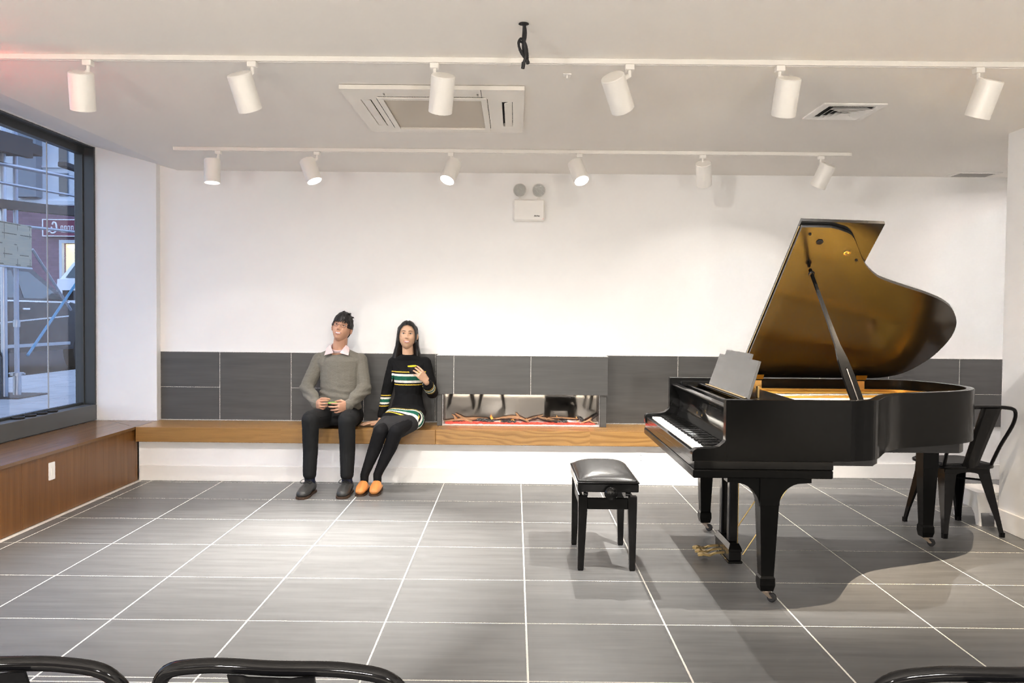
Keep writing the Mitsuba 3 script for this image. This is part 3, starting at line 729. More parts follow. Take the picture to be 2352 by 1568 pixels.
# ================================================================== TRACK LIGHTS
plain('mat_track', (.74, .71, .66), .4)
plain('mat_lamp_body', (.80, .77, .72), .35)
plain('mat_lens', (.85, .85, .85), .4)
def track(name, x0, x1, y, label, joints):
    k = thing(name, label, 'light track')
    obj('rail', cat(box(x0, x1, y - .017, y - .005, 2.575, 2.5995, .001), box(x0, x1, y + .005, y + .017, 2.575, 2.5995, .001), box(x0, x1, y - .006, y + .006, 2.586, 2.5995)), 'mat_track', k)
    obj('end_cap', box(x0 - .012, x0 - .0003, y - .018, y + .018, 2.574, 2.5995, .002), 'mat_track', k)
    obj('end_cap', box(x1 + .0003, x1 + .012, y - .018, y + .018, 2.574, 2.5995, .002), 'mat_track', k)
    for x in joints: obj('joiner', box(x - .035, x + .035, y - .0185, y + .0185, 2.5715, 2.5745, .001), 'mat_track', k)
    return k
track('light_track', -.2, 5.95, -2.12, 'long white lighting track across the ceiling nearest the camera, passing over the piano', (2.93,))
track('light_track', .47, 5.45, .06, 'shorter white lighting track on the ceiling along the back wall', (2.95,))

def spot(xt, yt, axis, label, power, beam=24, cut=62, off=(0, 0), show=1.0, tint=WARM, length=.175, group=None):
    """A cylinder head hung from the track; the light comes out of its mouth along axis."""
    k = thing('track_spotlight', label, 'spotlight', group or ('spotlights on the near track' if yt < -1 else 'spotlights on the far track'))
    axis = unit(axis)
    obj('adapter', box(xt - .021, xt + .021, yt - .02, yt + .02, 2.548, 2.5735, .002), 'mat_lamp_body', k)
    top = V(xt + off[0], yt + off[1], 2.510)
    obj('stem', cat(cyl((xt, yt, 2.549), (xt, yt, 2.52), .008, 10), hull([(xt + a, yt + b_, z) for a in (-.008, .008) for b_ in (-.003, .003) for z in (2.532, 2.518)] + [tuple(top + V(a, b_, c_)) for a in (-.008, .008) for b_ in (-.003, .003) for c_ in (-.02, -.05)])), 'mat_lamp_body', k)
    c = top + axis * .0
    R = .0575
    obj('housing', lathe([(0, -.001), (R - .004, -.001), (R, .003), (R, length), (R - .004, length), (R - .006, length - .014), (R - .006, .02), (0, .02)], c, axis, 36), 'mat_lamp_body', k, smooth=40)
    lens = lathe([(0, length - .012), (R - .0065, length - .0125), (R - .0065, length - .016), (0, length - .016)], c, axis, 28)
    obj('lens', lens, 'mat_lens', k)
    if power > 0:
        scene[k + '__lens']['emitter'] = {'type': 'area', 'radiance': rgb(*(WARM * 5.0 * show)), 'sampling_weight': .03}
        o = c + axis * (length + .004)
        scene[k + '_light'] = {'type': 'spot', 'to_world': T().look_at(origin=o.tolist(), target=(o + axis).tolist(), up=[1, .1, 0]), 'intensity': rgb(*(tint * power * SPOT)), 'cutoff_angle': cut, 'beam_width': beam, 'sampling_weight': power / 10}
    return k
NT = -2.12
spot(.945, NT, (-.14, .40, -1), 'white cylinder spotlight at the left end of the near track, red glow on its side', 3.5, cut=46, off=(-.02, -.03))
spot(1.73, NT, (.19, .55, -1), 'white cylinder spotlight, second from the left on the near track', 10, off=(-.055, -.03))
spot(2.60, NT, (-.14, .55, -1), 'white cylinder spotlight on the near track in front of the air conditioner', 9, off=(.045, -.03))
spot(3.53, NT, (.50, .78, -1), 'white cylinder spotlight leaning right on the near track, beside the hanging cable', 10, off=(-.085, -.03))
spot(4.245, NT, (.0, .50, -1), 'white cylinder spotlight on the near track, straight above the keyboard end of the piano', 44, cut=40, beam=16, off=(.035, -.03))
spot(5.19, NT, (-.17, .42, -1), 'white cylinder spotlight at the right end of the near track', 46, cut=38, beam=14, off=(.045, -.03), tint=V(1, .82, .62))
FT = .06
spot(.79, FT, (.03, -.10, -1), 'lit white cylinder spotlight at the left end of the far track', 3.5, off=(-.045, .0))
spot(1.52, FT, (.42, -.22, -1), 'lit white cylinder spotlight leaning right, second from the left on the far track', 10, off=(-.075, .0))
spot(2.51, FT, (-.36, -.56, -1), 'lit white cylinder spotlight facing the camera on the far track, left of the emergency lamp', 120, beam=6, cut=30, off=(.03, .03))
spot(3.46, FT, (.30, -.62, -1), 'lit white cylinder spotlight facing the camera on the far track, right of the emergency lamp', 26, beam=8, cut=40, off=(-.03, .02))
spot(4.37, FT, (.22, .72, -1), 'white cylinder spotlight turned to the wall on the far track above the piano', 1.1, beam=6, cut=44, off=(.0, -.02))
spot(5.24, FT, (-.34, .45, -1), 'white cylinder spotlight leaning left at the right end of the far track', 7, off=(.05, -.02), beam=10, cut=52)

# unseen globe lamps behind the camera, placed to light walls and ceiling
plain('mat_opal', (.9, .88, .84), .3)
for i, (x, y) in enumerate(((1.2, -6.85), (2.7, -7.3), (4.0, -6.85))):
    k = thing('unseen_globe_lamp', f'unseen globe lamp behind the camera lighting walls and ceiling, {("left", "middle", "right")[i]} of three', 'floor lamp', 'unseen globe lamps behind the camera')
    obj('base', lathe([(0, 0), (.15, 0), (.15, .012), (.02, .022), (0, .022)], (x, y, 0), (0, 0, 1), 28), 'mat_rubber', k, smooth=40)
    obj('pole', cyl((x, y, .02), (x, y, LAMPZ - .125), .010, 10), 'mat_rubber', k, smooth=40)
    g_ = trimesh.creation.icosphere(3, .13); g_.apply_translation((x, y, LAMPZ))
    emitting('globe', g_, 'mat_opal', k, tuple(WARM * GLOBE), weight=4.0, smooth=True)

# unseen alcove lamp, placed to light the right end of the back wall
k = thing('unseen_recessed_light', 'unseen recessed ceiling light in the alcove, lighting the right end of the back wall', 'ceiling light')
obj('trim', lathe([(.045, 0), (.062, 0), (.060, .006), (.046, .008)], (7.45, .05, 2.5915), (0, 0, 1), 28), 'mat_white', k, smooth=40)
emitting('lens', lathe([(0, 0), (.045, 0), (.045, .004), (0, .004)], (7.45, .05, 2.5945), (0, 0, 1), 28), 'mat_lens', k, tuple(WARM * 5.0), weight=.03)
scene[k + '_light'] = {'type': 'spot', 'to_world': T().look_at(origin=[7.45, .05, 2.588], target=[7.35, .25, 0], up=[0, 1, 0]), 'intensity': rgb(*(V(1, .94, .93) * 8.5)), 'cutoff_angle': 80, 'beam_width': 40, 'sampling_weight': .8}

# unseen exit sign left of the frame, placed to redden the ceiling
k = thing('unseen_exit_sign', 'unseen lit red exit sign left of the frame, reddening the ceiling', 'sign')
plain('mat_red', (.8, .05, .04), .4)
obj('stem', cyl((.20, -2.33, 2.47), (.20, -2.33, 2.599), .01, 10), 'mat_white', k)
obj('housing', box(.05, .35, -2.345, -2.315, 2.28, 2.475, .004), 'mat_white', k)
emitting('letters', text('EXIT', .12, (.075, -2.3452, 2.315), V(1, 0, 0), V(0, 0, 1), .003, True), 'mat_red', k, (30, .9, .6), weight=.4)
emitting('letters', text('EXIT', .12, (.325, -2.3148, 2.315), V(-1, 0, 0), V(0, 0, 1), .003, True), 'mat_red', k, (30, .9, .6), weight=.4)

# ================================================================== CEILING FITTINGS
k = thing('air_conditioner', 'white ceiling cassette air conditioner with a beige intake grille', 'air conditioner')
AX0, AX1, AY0, AY1, AZ = 2.045, 3.035, -1.66, -.63, 2.5745
fr = sbox(AX0, AX1, AY0, AY1).difference(sbox(AX0 + .20, AX1 - .235, AY0 + .20, AY1 - .105))
slots = [sbox(AX0 + .075, AX0 + .135, AY0 + .22, AY1 - .18), sbox(AX1 - .125, AX1 - .065, AY0 + .25, AY1 - .18), sbox(AX0 + .22, AX1 - .25, AY0 + .085, AY0 + .135)]
for s_ in slots: fr = fr.difference(s_)
obj('panel', prism(fr, .022, (0, 0, AZ), (1, 0, 0), (0, 1, 0)), 'mat_cassette', k)
obj('edge', prism(sbox(AX0 + .012, AX1 - .012, AY0 + .012, AY1 - .012).difference(sbox(AX0 + .03, AX1 - .03, AY0 + .03, AY1 - .03)), .002, (0, 0, 2.5972), (1, 0, 0), (0, 1, 0)), 'mat_slot', k)
obj('recess', box(AX0 + .04, AX1 - .04, AY0 + .04, AY1 - .04, 2.5966, 2.599), 'mat_slot', k)
obj('intake_grille', box(AX0 + .203, AX1 - .238, AY0 + .203, AY1 - .108, AZ + .006, AZ + .014, .001), 'mat_grille', k)
obj('intake_frame', prism(sbox(AX0 + .175, AX1 - .21, AY0 + .165, AY1 - .075).difference(sbox(AX0 + .205, AX1 - .24, AY0 + .205, AY1 - .11)), .006, (0, 0, AZ - .0065), (1, 0, 0), (0, 1, 0)), 'mat_cassette', k)
obj('louvre', hull([(AX0 + .078 + a, y, AZ + z) for y in (AY0 + .23, AY1 - .19) for a, z in ((0, .004), (.05, -.006), (.052, .0), (.0, .008))]), 'mat_cassette', k)
obj('louvre', hull([(AX1 - .112 + a, y, AZ + z) for y in (AY0 + .26, AY1 - .19) for a, z in ((0, -.008), (.044, .004), (.044, .008), (.0, -.003))]), 'mat_cassette', k)
obj('louvre', hull([(x, AY0 + .089 + a, AZ + z) for x in (AX0 + .23, AX1 - .26) for a, z in ((0, .004), (.040, -.004), (.041, .0), (.0, .008))]), 'mat_cassette', k)
for q in ((AX0 + .168, AX0 + .1705, AY0 + .19, AY1 - .12), (AX1 - .2065, AX1 - .204, AY0 + .19, AY1 - .12), (AX0 + .18, AX1 - .22, AY0 + .150, AY0 + .1545), (AX1 - .236, AX1 - .2335, AY0 + .004, AY0 + .16)):
    obj('seam', box(*q, AZ - .0012, AZ + .002), 'mat_slot', k)

k = thing('ceiling_diffuser', 'square white ceiling diffuser of stepped rings above the piano', 'air vent')
vx, vy, hs = 4.918, -1.18, .180
def ring(h0, h1, z0, z1, th=.0015):
    P = []
    m_ = []
    for a in range(4):
        c, s_ = [(1, 1), (-1, 1), (-1, -1), (1, -1)][a], [(1, 1), (-1, 1), (-1, -1), (1, -1)][(a + 1) % 4]
        m_.append(hull([(vx + c[0] * h0, vy + c[1] * h0, z0), (vx + s_[0] * h0, vy + s_[1] * h0, z0), (vx + c[0] * h1, vy + c[1] * h1, z1), (vx + s_[0] * h1, vy + s_[1] * h1, z1),
                        (vx + c[0] * h0, vy + c[1] * h0, z0 + th), (vx + s_[0] * h0, vy + s_[1] * h0, z0 + th), (vx + c[0] * h1, vy + c[1] * h1, z1 + th), (vx + s_[0] * h1, vy + s_[1] * h1, z1 + th)]))
    return cat(*m_)
obj('rim', prism(sbox(vx - hs, vx + hs, vy - hs, vy + hs).difference(sbox(vx - .135, vx + .135, vy - .135, vy + .135)), .009, (0, 0, 2.5905), (1, 0, 0), (0, 1, 0)), 'mat_white', k)
obj('duct', box(vx - .134, vx + .134, vy - .134, vy + .134, 2.5975, 2.599), 'mat_slot', k)
for h0 in (.122, .092, .062):
    obj('ring', ring(h0, h0 - .026, 2.576, 2.5955), 'mat_white', k)
obj('cone', hull([(vx + a * .032, vy + b_ * .032, 2.576) for a in (-1, 1) for b_ in (-1, 1)] + [(vx, vy, 2.5955)]), 'mat_white', k)

k = thing('return_vent', 'grey return air grille in the ceiling at the far right', 'air vent')
obj('frame', prism(sbox(6.645, 7.015, .80, 1.03).difference(sbox(6.68, 6.98, .835, 1.0)), .008, (0, 0, 2.5915), (1, 0, 0), (0, 1, 0)), 'mat_white', k)
obj('back', box(6.681, 6.979, .836, .999, 2.597, 2.599), 'mat_return', k)
for i in range(14):
    y = .842 + i * .0115
    obj('slat', hull([(x, y + a, z) for x in (6.682, 6.978) for a, z in ((0, 2.5955), (.001, 2.5965), (.007, 2.5915), (.008, 2.5925))]), 'mat_return', k)

k = thing('hanging_cable', 'black coiled cable hanging from a hole in the ceiling', 'cable')
hx_, hy_ = 3.025, -2.60
obj('hole', lathe([(0, 0), (.022, 0), (.020, .002), (0, .002)], (hx_ - .005, hy_, 2.5965), (0, 0, 1), 20), 'mat_slot', k)
def px(u_, v_): return V(3.018 + (u_ - 580) * .000163, hy_ + .01, 2.598 - (v_ - 250) * .000163)
loops = [[(600, 250, 0), (590, 420, .01), (580, 620, .012), (590, 860, .015), (640, 1080, .01), (720, 1200, .0), (700, 1250, -.01), (640, 1150, -.012), (560, 1000, -.01), (480, 840, -.006), (465, 700, 0), (520, 600, .006), (600, 640, .014), (660, 760, .018), (690, 950, .012), (700, 1180, .0), (690, 1260, -.004)],
         [(610, 250, .004), (640, 420, -.004), (635, 600, -.012), (610, 760, -.018), (640, 940, -.016), (650, 1080, -.02), (610, 1220, -.016), (590, 1300, -.012)]]
for L_ in loops:
    obj('strand', tube(spline([px(a, b_) + V(0, c_, 0) for a, b_, c_ in L_], 6), .0055, 8), 'mat_rubber', k, smooth=True)
obj('plug', cyl(px(600, 1240) + V(0, -.014, 0), px(578, 1400) + V(0, -.014, 0), .0085, 14, .0075), 'mat_rubber', k, smooth=40)
obj('loop', tube(spline([px(600, 700) + V(0, .02, 0), px(500, 650) + V(0, .015, 0), px(470, 760) + V(0, .012, 0), px(520, 930) + V(0, .01, 0), px(640, 1100) + V(0, .012, 0), px(720, 1180) + V(0, .016, 0)], 6), .005, 8), 'mat_rubber', k, smooth=True)

k = thing('ceiling_clip', 'tiny white clip fixed to the ceiling right of the hanging cable', 'clip')
obj('base', box(3.225, 3.268, -1.895, -1.855, 2.592, 2.599, .002), 'mat_white', k)
obj('tab', box(3.243, 3.250, -1.89, -1.86, 2.575, 2.5918, .001), 'mat_white', k)

# ================================================================== EMERGENCY LAMP
k = thing('emergency_light', 'white twin head emergency light high on the back wall', 'emergency light')
EX, EY = 3.106, YB + .012
obj('case', box(EX - .135, EX + .135, EY - .075, EY - .001, 2.185, 2.37, .012), 'mat_white', k)
obj('lettering', text('AtLite', .013, (EX + .042, EY - .0755, 2.222), V(1, 0, 0), V(0, 0, 1), .0012, True), 'mat_print', k)
obj('indicator', box(EX + .118, EX + .122, EY - .078, EY - .0745, 2.200, 2.206), 'mat_red', k)
plain('mat_reflector', (.62, .62, .60), .12, .5, metallic=.9)
for i, x in enumerate((EX - .079, EX + .083)):
    h = obj('lamp_head', lathe([(0, .0), (.03, .0), (.056, .03), (.059, .05), (.055, .052), (.053, .045)], (x, EY - .03, 2.447), (0, -1, -.06), 30), 'mat_white', k, smooth=40)
    fa = []
    for r_ in range(5):
        for a_ in range(max(1, r_ * 6)):
            an = 2 * PI * a_ / max(1, r_ * 6) + r_ * .3
            c_ = V(x + .0118 * r_ * math.cos(an), EY - .078, 2.4445 + .0118 * r_ * math.sin(an))
            q_ = trimesh.creation.icosphere(0, .0065); q_.apply_transform(trimesh.transformations.random_rotation_matrix(rng.random(3))); q_.apply_translation(c_); fa.append(q_)
    obj('faceted_lens', cat(lathe([(0, .0445), (.0525, .0445), (.0525, .046), (0, .046)], (x, EY - .03, 2.447), (0, -1, -.06), 24), *fa), 'mat_reflector', h)
    obj('neck', cat(cyl((x, EY - .045, 2.3705), (x, EY - .045, 2.405), .009, 10), lathe([(0, 0), (.016, 0), (.014, .008), (0, .009)], (x, EY - .045, 2.3702), (0, 0, 1), 14)), 'mat_white', h)
# ================================================================== THE STREET OUTSIDE
def f_walk(p, n, uv):
    s = .30 + .10 * (fbm(p.x * 5, p.y * 5, 0, 4) - .5)
    j = dr.minimum(dr.abs(p.x / 1.5 - dr.round(p.x / 1.5)) * 1.5, dr.abs(p.y / 1.5 - dr.round(p.y / 1.5)) * 1.5)
    return mi.Color3f(s) * dr.select(j < .008, mi.Float(.5), mi.Float(1))
proced('mat_sidewalk', f_walk, .8, .2)
matte('mat_road', (.06, .06, .065))
for i, (y0, y1) in enumerate([(-9, -3), (-3, -.5), (-.5, 1.0), (1.0, 2.5), (2.5, 4), (4, 5.5), (5.5, 7), (7, 8.5), (8.5, 10), (10, 11.5), (11.5, 13)]):
    if i == 0: struct('sidewalk', box(-4.35, XL - .25, -9, 13.2, .2, .413), 'mat_road', label='pale concrete pavement outside the shop window')
    for x0, x1 in ((-4.34, -3.3), (-3.3, -2.1), (-2.1, XL - .255)):
        obj('slab', box(x0 + .004, x1 - .004, y0 + .004, y1 - .004, .41, .42, .002), 'mat_sidewalk', 'sidewalk')
struct('road', box(-30, -4.36, -12, 60, .1, .27), 'mat_road', label='asphalt road beyond the pavement')

# storefront building across the crossing
def f_purple(p, n, uv):
    v = p.z / .075; u = p.x / .21 + .5 * (dr.floor(v) - 2 * dr.floor(dr.floor(v) / 2))
    m_ = (mi.Float(dr.abs(v - dr.round(v)) < .07) + mi.Float(dr.abs(u - dr.round(u)) < .03)) * .3
    c = .9 + .2 * mikit.cell_rand(dr.floor(u), dr.floor(v), 3)
    return mi.Color3f(.20, .115, .16) * c * (1 - .25 * dr.minimum(m_, 1))
proced('mat_brick', f_purple, .8, .2)
matte('mat_render', (.62, .66, .70)); matte('mat_render_dark', (.20, .24, .28)); plain('mat_dark_glass', (.03, .04, .05), .08, .6)
plain('mat_sign_red', (.16, .018, .055), .5); plain('mat_sign_white', (.85, .85, .88), .5)
k = thing('shop_building', 'purple brick shop with pale painted storeys above, across the street', 'building')
BY = 22.0
obj('brick_front', box(-17, -12.32, BY, BY + 5, .27, 4.93), 'mat_brick', k)
obj('brick_front', box(-12.32, -10.2, BY, BY + 5, 3.72, 4.93), 'mat_brick', k)
obj('brick_front', box(-10.2, -7, BY, BY + 5, .27, 4.93), 'mat_brick', k)
obj('shop_interior', box(-12.05, -10.25, BY + 2.5, BY + 3, .27, 3.7), 'mat_lit_cream', k) if False else None
obj('cornice', box(-17, -7, BY - .12, BY + 5, 4.94, 5.14, .03), 'mat_render', k)
obj('upper_wall', box(-17, -7, BY + .02, BY + 5, 5.15, 12), 'mat_render', k)
obj('grey_bay', box(-13.75, -12.98, BY - .35, BY + .015, 5.2, 10), 'mat_render_dark', k)
for x in (-12.25, -11.2, -15.0):
    for z in (5.27, 6.35, 7.6):
        w_ = obj('window', box(x - .16, x + .16, BY - .01, BY + .018, z, z + .78), 'mat_render_dark', k)
        obj('glass', box(x - .14, x + .14, BY - .018, BY - .011, z + .03, z + .75), 'mat_dark_glass', w_)
obj('string_course', box(-12.97, -7, BY - .05, BY + .015, 6.22, 6.29), 'mat_render', k)
sg = obj('sign_board', box(-12.88, -9.6, BY - .14, BY - .02, 3.93, 4.46), 'mat_sign_red', k)
for q in ((-12.9, -9.58, 4.455, 4.485), (-12.9, -9.58, 3.905, 3.935), (-12.9, -12.865, 3.935, 4.455)):
    obj('border', box(q[0], q[1], BY - .16, BY - .145, q[2], q[3]), 'mat_sign_white', sg)
sgn = []
for t_ in range(1): pass
sgn.append(tube(spline([(-12.62, BY - .15, 4.04), (-12.52, BY - .15, 4.02), (-12.42, BY - .15, 4.12), (-12.44, BY - .15, 4.34), (-12.52, BY - .15, 4.38), (-12.56, BY - .15, 4.30)], 6), .028, 6))
sgn.append(tube(spline([(-12.75, BY - .15, 4.05), (-12.66, BY - .15, 4.08), (-12.55, BY - .15, 4.14), (-12.60, BY - .15, 4.22)], 6), .026, 6))
obj('emblem', cat(*sgn), 'mat_sign_white', sg, smooth=True)
lt = []
xx = -12.28
for word in (4, 3, 4):
    for q in range(word):
        lt += [box(xx, xx + .022, BY - .15, BY - .141, 4.12, 4.27), box(xx + .022, xx + .06, BY - .15, BY - .141, 4.245, 4.27), box(xx + .06, xx + .082, BY - .15, BY - .141, 4.12, 4.27)]
        xx += .115
    xx += .08
lt += [box(-12.26, -11.86, BY - .15, BY - .141, 4.045, 4.065), box(-11.74, -11.45, BY - .15, BY - .141, 4.045, 4.065)]
obj('lettering', cat(*lt), 'mat_sign_white', sg)
dw = obj('shop_door', cat(box(-12.39, -12.30, BY - .06, BY + .1, .27, 3.78), box(-12.39, -10.2, BY - .06, BY + .1, 3.70, 3.80)), 'mat_render', k)
plain('mat_cream', (.8, .76, .55), .7)
emitting('lit_interior', box(-12.31, -10.21, BY + .22, BY + .24, .27, 3.69), 'mat_cream', dw, (.62, .57, .33))
emitting('ceiling_lamp', box(-12.2, -11.75, BY + .10, BY + .2, 3.56, 3.62), 'mat_opal', dw, (2.2, 2.1, 1.8))
obj('counter', box(-12.1, -10.3, BY + .15, BY + .21, 2.55, 2.75), 'mat_oak_side', dw)
k = thing('far_building', 'pale building further down the street behind the scaffold', 'building')
obj('wall', box(-40, -17.5, 34, 40, .27, 14), 'mat_render', k)
for i in range(6):
    for z in (3, 6, 9):
        obj('window', box(-24.5 - i * 2.4, -23.3 - i * 2.4, 33.97, 34.0, z, z + 1.7), 'mat_dark_glass', k)

# ---- cars
plain('mat_car_dark', (.012, .014, .020), .22, .3)
plain('mat_car_white', (.72, .74, .78), .25, .6)
plain('mat_car_glass', (.035, .06, .065), .06, .8)
plain('mat_tyre', (.02, .02, .02), .7, .2)
def car(name, label, M, paint, L=5.1, W=1.98, H=1.90, belt=1.30):
    k = thing(name, label, 'car')
    s_ = L / 5.1
    body = [(-2.5 * s_, .42), (-2.55 * s_, .80), (-2.50 * s_, 1.12), (-1.20 * s_, belt - .04), (-.95 * s_, belt), (2.42 * s_, belt + .02), (2.52 * s_, .90), (2.50 * s_, .42)]
    wheels = (-1.55 * s_, 1.50 * s_)
    bp = Polygon(body)
    for wx in wheels: bp = bp.difference(affinity.scale(Point(wx, .36).buffer(1.0, 16), .43, .43).buffer(0))
    bm = to_tri(to_man(trimesh.creation.extrude_polygon(bp, W, engine='earcut')))
    A_ = frame((0, W / 2, 0), (1, 0, 0), (0, 0, 1), (0, -1, 0))
    def put(n_, m_, bs, par=k, **kw): return obj(n_, xf(m_, M), bs, par, **kw)
    put('body', xf(bm, A_), paint)
    w2 = W / 2
    gh = hull([(x, s__ * y, z) for s__ in (-1, 1) for x, y, z in ((-1.02 * s_, w2 - .03, belt), (2.40 * s_, w2 - .03, belt), (-.10 * s_, w2 - .20, H - .09), (2.15 * s_, w2 - .2, H - .09), (.05 * s_, w2 - .25, H - .03), (2.0 * s_, w2 - .25, H - .03))])
    put('cabin', gh, paint)
    put('roof', hull([(x, s__ * y, z) for s__ in (-1, 1) for x, y, z in ((.15 * s_, w2 - .26, H - .031), (1.95 * s_, w2 - .26, H - .031), (.35 * s_, w2 - .40, H), (1.8 * s_, w2 - .40, H))]), paint)
    for s__ in (-1, 1):
        def q(x, t_): return V(x * s_, s__ * ((w2 - .03) + (-.17) * t_ + .006), belt + t_ * (H - .09 - belt))
        for a0, a1, b0, b1 in ((-.80, .38, .0, .40), (.50, 1.35, .50, 1.30), (1.47, 2.2, 1.42, 2.02)):
            put('side_window', hull([q(a0, .06), q(a1, .06), q(b1, .86), q(b0, .86)] + [q(a0, .06) - V(0, s__ * .02, 0), q(a1, .06) - V(0, s__ * .02, 0), q(b1, .86) - V(0, s__ * .02, 0), q(b0, .86) - V(0, s__ * .02, 0)]), 'mat_car_glass')
        put('belt_trim', box(-1.0 * s_, 2.38 * s_, s__ * (w2 - .012), s__ * (w2 + .006), belt - .03, belt - .005), 'mat_chrome')
        for x in (.30, 1.28):
            put('door_handle', box(x * s_, (x + .2) * s_, s__ * (w2 - .005), s__ * (w2 + .03), belt - .17, belt - .135, .008), 'mat_chrome')
        mr = put('mirror', hull([(x * s_, s__ * (w2 + y), belt + z) for x in (-.92, -.72) for y in (.02, .22) for z in (.02, .20)] + [(-1.0 * s_, s__ * (w2 + y), belt + z) for y in (.06, .18) for z in (.06, .16)]), paint)
        put('sill_trim', box(-1.0 * s_, 1.0 * s_, s__ * (w2 - .01), s__ * (w2 + .012), .5, .56, .006), 'mat_steel')
        put('bright_crease_strip', hull([(x * s_, s__ * (w2 + y), z) for x, z0 in ((-.95, 1.02), (1.6, .88)) for y in (-.005, .012) for z in (z0, z0 + .022)]), 'mat_chrome')  # bright sloping strip along the body crease
        for wx in wheels:
            w_ = put('wheel', lathe([(0, 0), (.20, 0), (.24, .02), (.36, .02), (.37, .05), (.37, .2), (.36, .22), (0, .22)], (wx, s__ * (w2 - .01), .37), (0, -s__, 0), 28), 'mat_tyre', smooth=30)
            put('rim', lathe([(0, -.006), (.10, -.010), (.23, -.004), (.23, .008), (0, .008)], (wx, s__ * (w2 - .01), .37), (0, -s__, 0), 24), 'mat_chrome', w_)
    def ws(x0, x1, n0):
        return hull([(x0[0] * s_, s__ * (w2 - .16), x0[1]) for s__ in (-1, 1)] + [(x1[0] * s_, s__ * (w2 - .28), x1[1]) for s__ in (-1, 1)] + [(x0[0] * s_ + n0, s__ * (w2 - .16), x0[1]) for s__ in (-1, 1)] + [(x1[0] * s_ + n0, s__ * (w2 - .28), x1[1]) for s__ in (-1, 1)])
    put('windscreen', ws((-.97, belt + .05), (-.16, H - .13), .03), 'mat_car_glass')
    put('rear_window', ws((2.36, belt + .05), (2.19, H - .13), .03), 'mat_car_glass')
    put('bumper', box(-2.58 * s_, -2.5 * s_, -w2 + .05, w2 - .05, .45, .68, .03), paint)
    put('grille', box(-2.575 * s_, -2.53 * s_, -w2 * .45, w2 * .45, .74, .98, .01), 'mat_rubber')
    for s__ in (-1, 1):
        put('headlight', box(-2.57 * s_, -2.46 * s_, s__ * w2 * .55, s__ * (w2 - .08), .82, .98, .02), 'mat_chrome')
    return k
# dark car at the kerb: its nose points away along the street (+y)
c90 = frame((-6.25, 8.28, .27), (0, -1, 0), (1, 0, 0), (0, 0, 1))
car('dark_car', 'dark sport utility car parked at the kerb outside the window', c90, 'mat_car_dark', H=1.96)
cw = frame((-5.62, 13.85, .27), (0, -1, 0), (1, 0, 0), (0, 0, 1))
car('white_car', 'white van standing at the kerb ahead of the dark car', cw, 'mat_car_white', H=2.25, belt=1.78, W=2.1)

# ---- sidewalk scaffold
k = thing('scaffold', 'pavement scaffold of grey pipes, planks and blue braces outside the window', 'scaffold')
plain('mat_pipe', (.30, .34, .42), .45, .5, metallic=.4); plain('mat_plank', (.055, .05, .048), .8, .2); plain('mat_blue', (.05, .22, .36), .5)
SX = -2.6
for y, bs, r in ((3.20, 'mat_pipe', .026), (2.97, 'mat_steel', .034), (5.9, 'mat_pipe', .026)):
    q = obj('standard', cyl((SX, y, .55 if r < .03 else .44), (SX, y, 3.6), r, 14), bs, k, smooth=40)
    if r < .03:
        obj('jack', cat(cyl((SX, y, .437), (SX, y, .66), .042, 14), cyl((SX, y, .655), (SX, y, .69), .068, 14), cyl((SX - .09, y, .675), (SX + .09, y, .675), .012, 8)), 'mat_steel', q, smooth=40)
        obj('base_plate', box(SX - .30, SX + .20, y - .32, y + .28, .4205, .437, .003), 'mat_plank', q)
        obj('collar', cyl((SX, y, 1.20), (SX, y, 1.28), .036, 12), 'mat_steel', q, smooth=40)
obj('barrel', lathe([(0, .421), (.10, .421), (.105, .44), (.10, .88), (.06, .93), (0, .93)], (SX - .1, 2.90, 0), (0, 0, 1), 24), 'mat_frame', k, smooth=40)
for z0, z1, r in ((2.98, 3.135, .022), (2.785, 2.89, .016), (2.345, 2.43, .018)):
    obj('ledger', cyl((SX + .03, 2.3, z0 - .05), (SX + .03, 5.9, z1 + .02), r, 10), 'mat_steel', k, smooth=40)
obj('plank', hull([(SX + a, y, z + b_) for a in (-.12, .04) for y, z in ((2.2, 2.44), (6.0, 2.70)) for b_ in (0, .10)]), 'mat_plank', k)
obj('brace', cyl((SX + .05, 3.43, 2.09), (SX + .05, 4.25, 1.40), .016, 8), 'mat_steel', k, smooth=40)
obj('brace', cyl((SX + .08, 4.75, 2.08), (SX + .08, 3.27, .88), .016, 8), 'mat_blue', k, smooth=40)
obj('deck', box(SX - 1.2, SX + .35, 1.0, 3.12, 3.09, 3.20), 'mat_plank', k)
obj('deck_beam', hull([(SX + .4, y, z + b_) for y, z in ((1.0, 3.02), (2.75, 3.10)) for b_ in (-.10, .10)] + [(SX + .46, y, z + b_) for y, z in ((1.0, 3.02), (2.75, 3.10)) for b_ in (-.10, .10)]), 'mat_plank', k)
obj('bracket_lamp', box(SX - .05, SX + .05, 4.15, 4.9, 3.16, 3.225, .01), 'mat_plank', k)
def f_ply(p, n, uv):
    s = fbm(p.y * 5, p.z * 60, 0, 3)
    gy = dr.abs(p.y * 4.2 - dr.round(p.y * 4.2)); gz = dr.abs(p.z * 9 - dr.round(p.z * 9))
    li = mi.Float((gy < .02) | (gz < .05)) * sstep(.5, .58, fbm(p.y * 9, p.z * 9, 3, 2))
    return mix((.30, .30, .24), (.40, .37, .27), s) * (1 - .7 * li)
proced('mat_ply', f_ply, .8, .2)
k = thing('wire_board', 'weathered board fixed to the scaffold post at the left edge of the window', 'board')
obj('board', box(SX + .062, SX + .08, 2.3, 3.37, 1.875, 2.345, .003), 'mat_ply', k)
obj('edge_strip', box(SX + .06, SX + .085, 2.3, 3.375, 1.855, 1.874, .002), 'mat_steel', k)

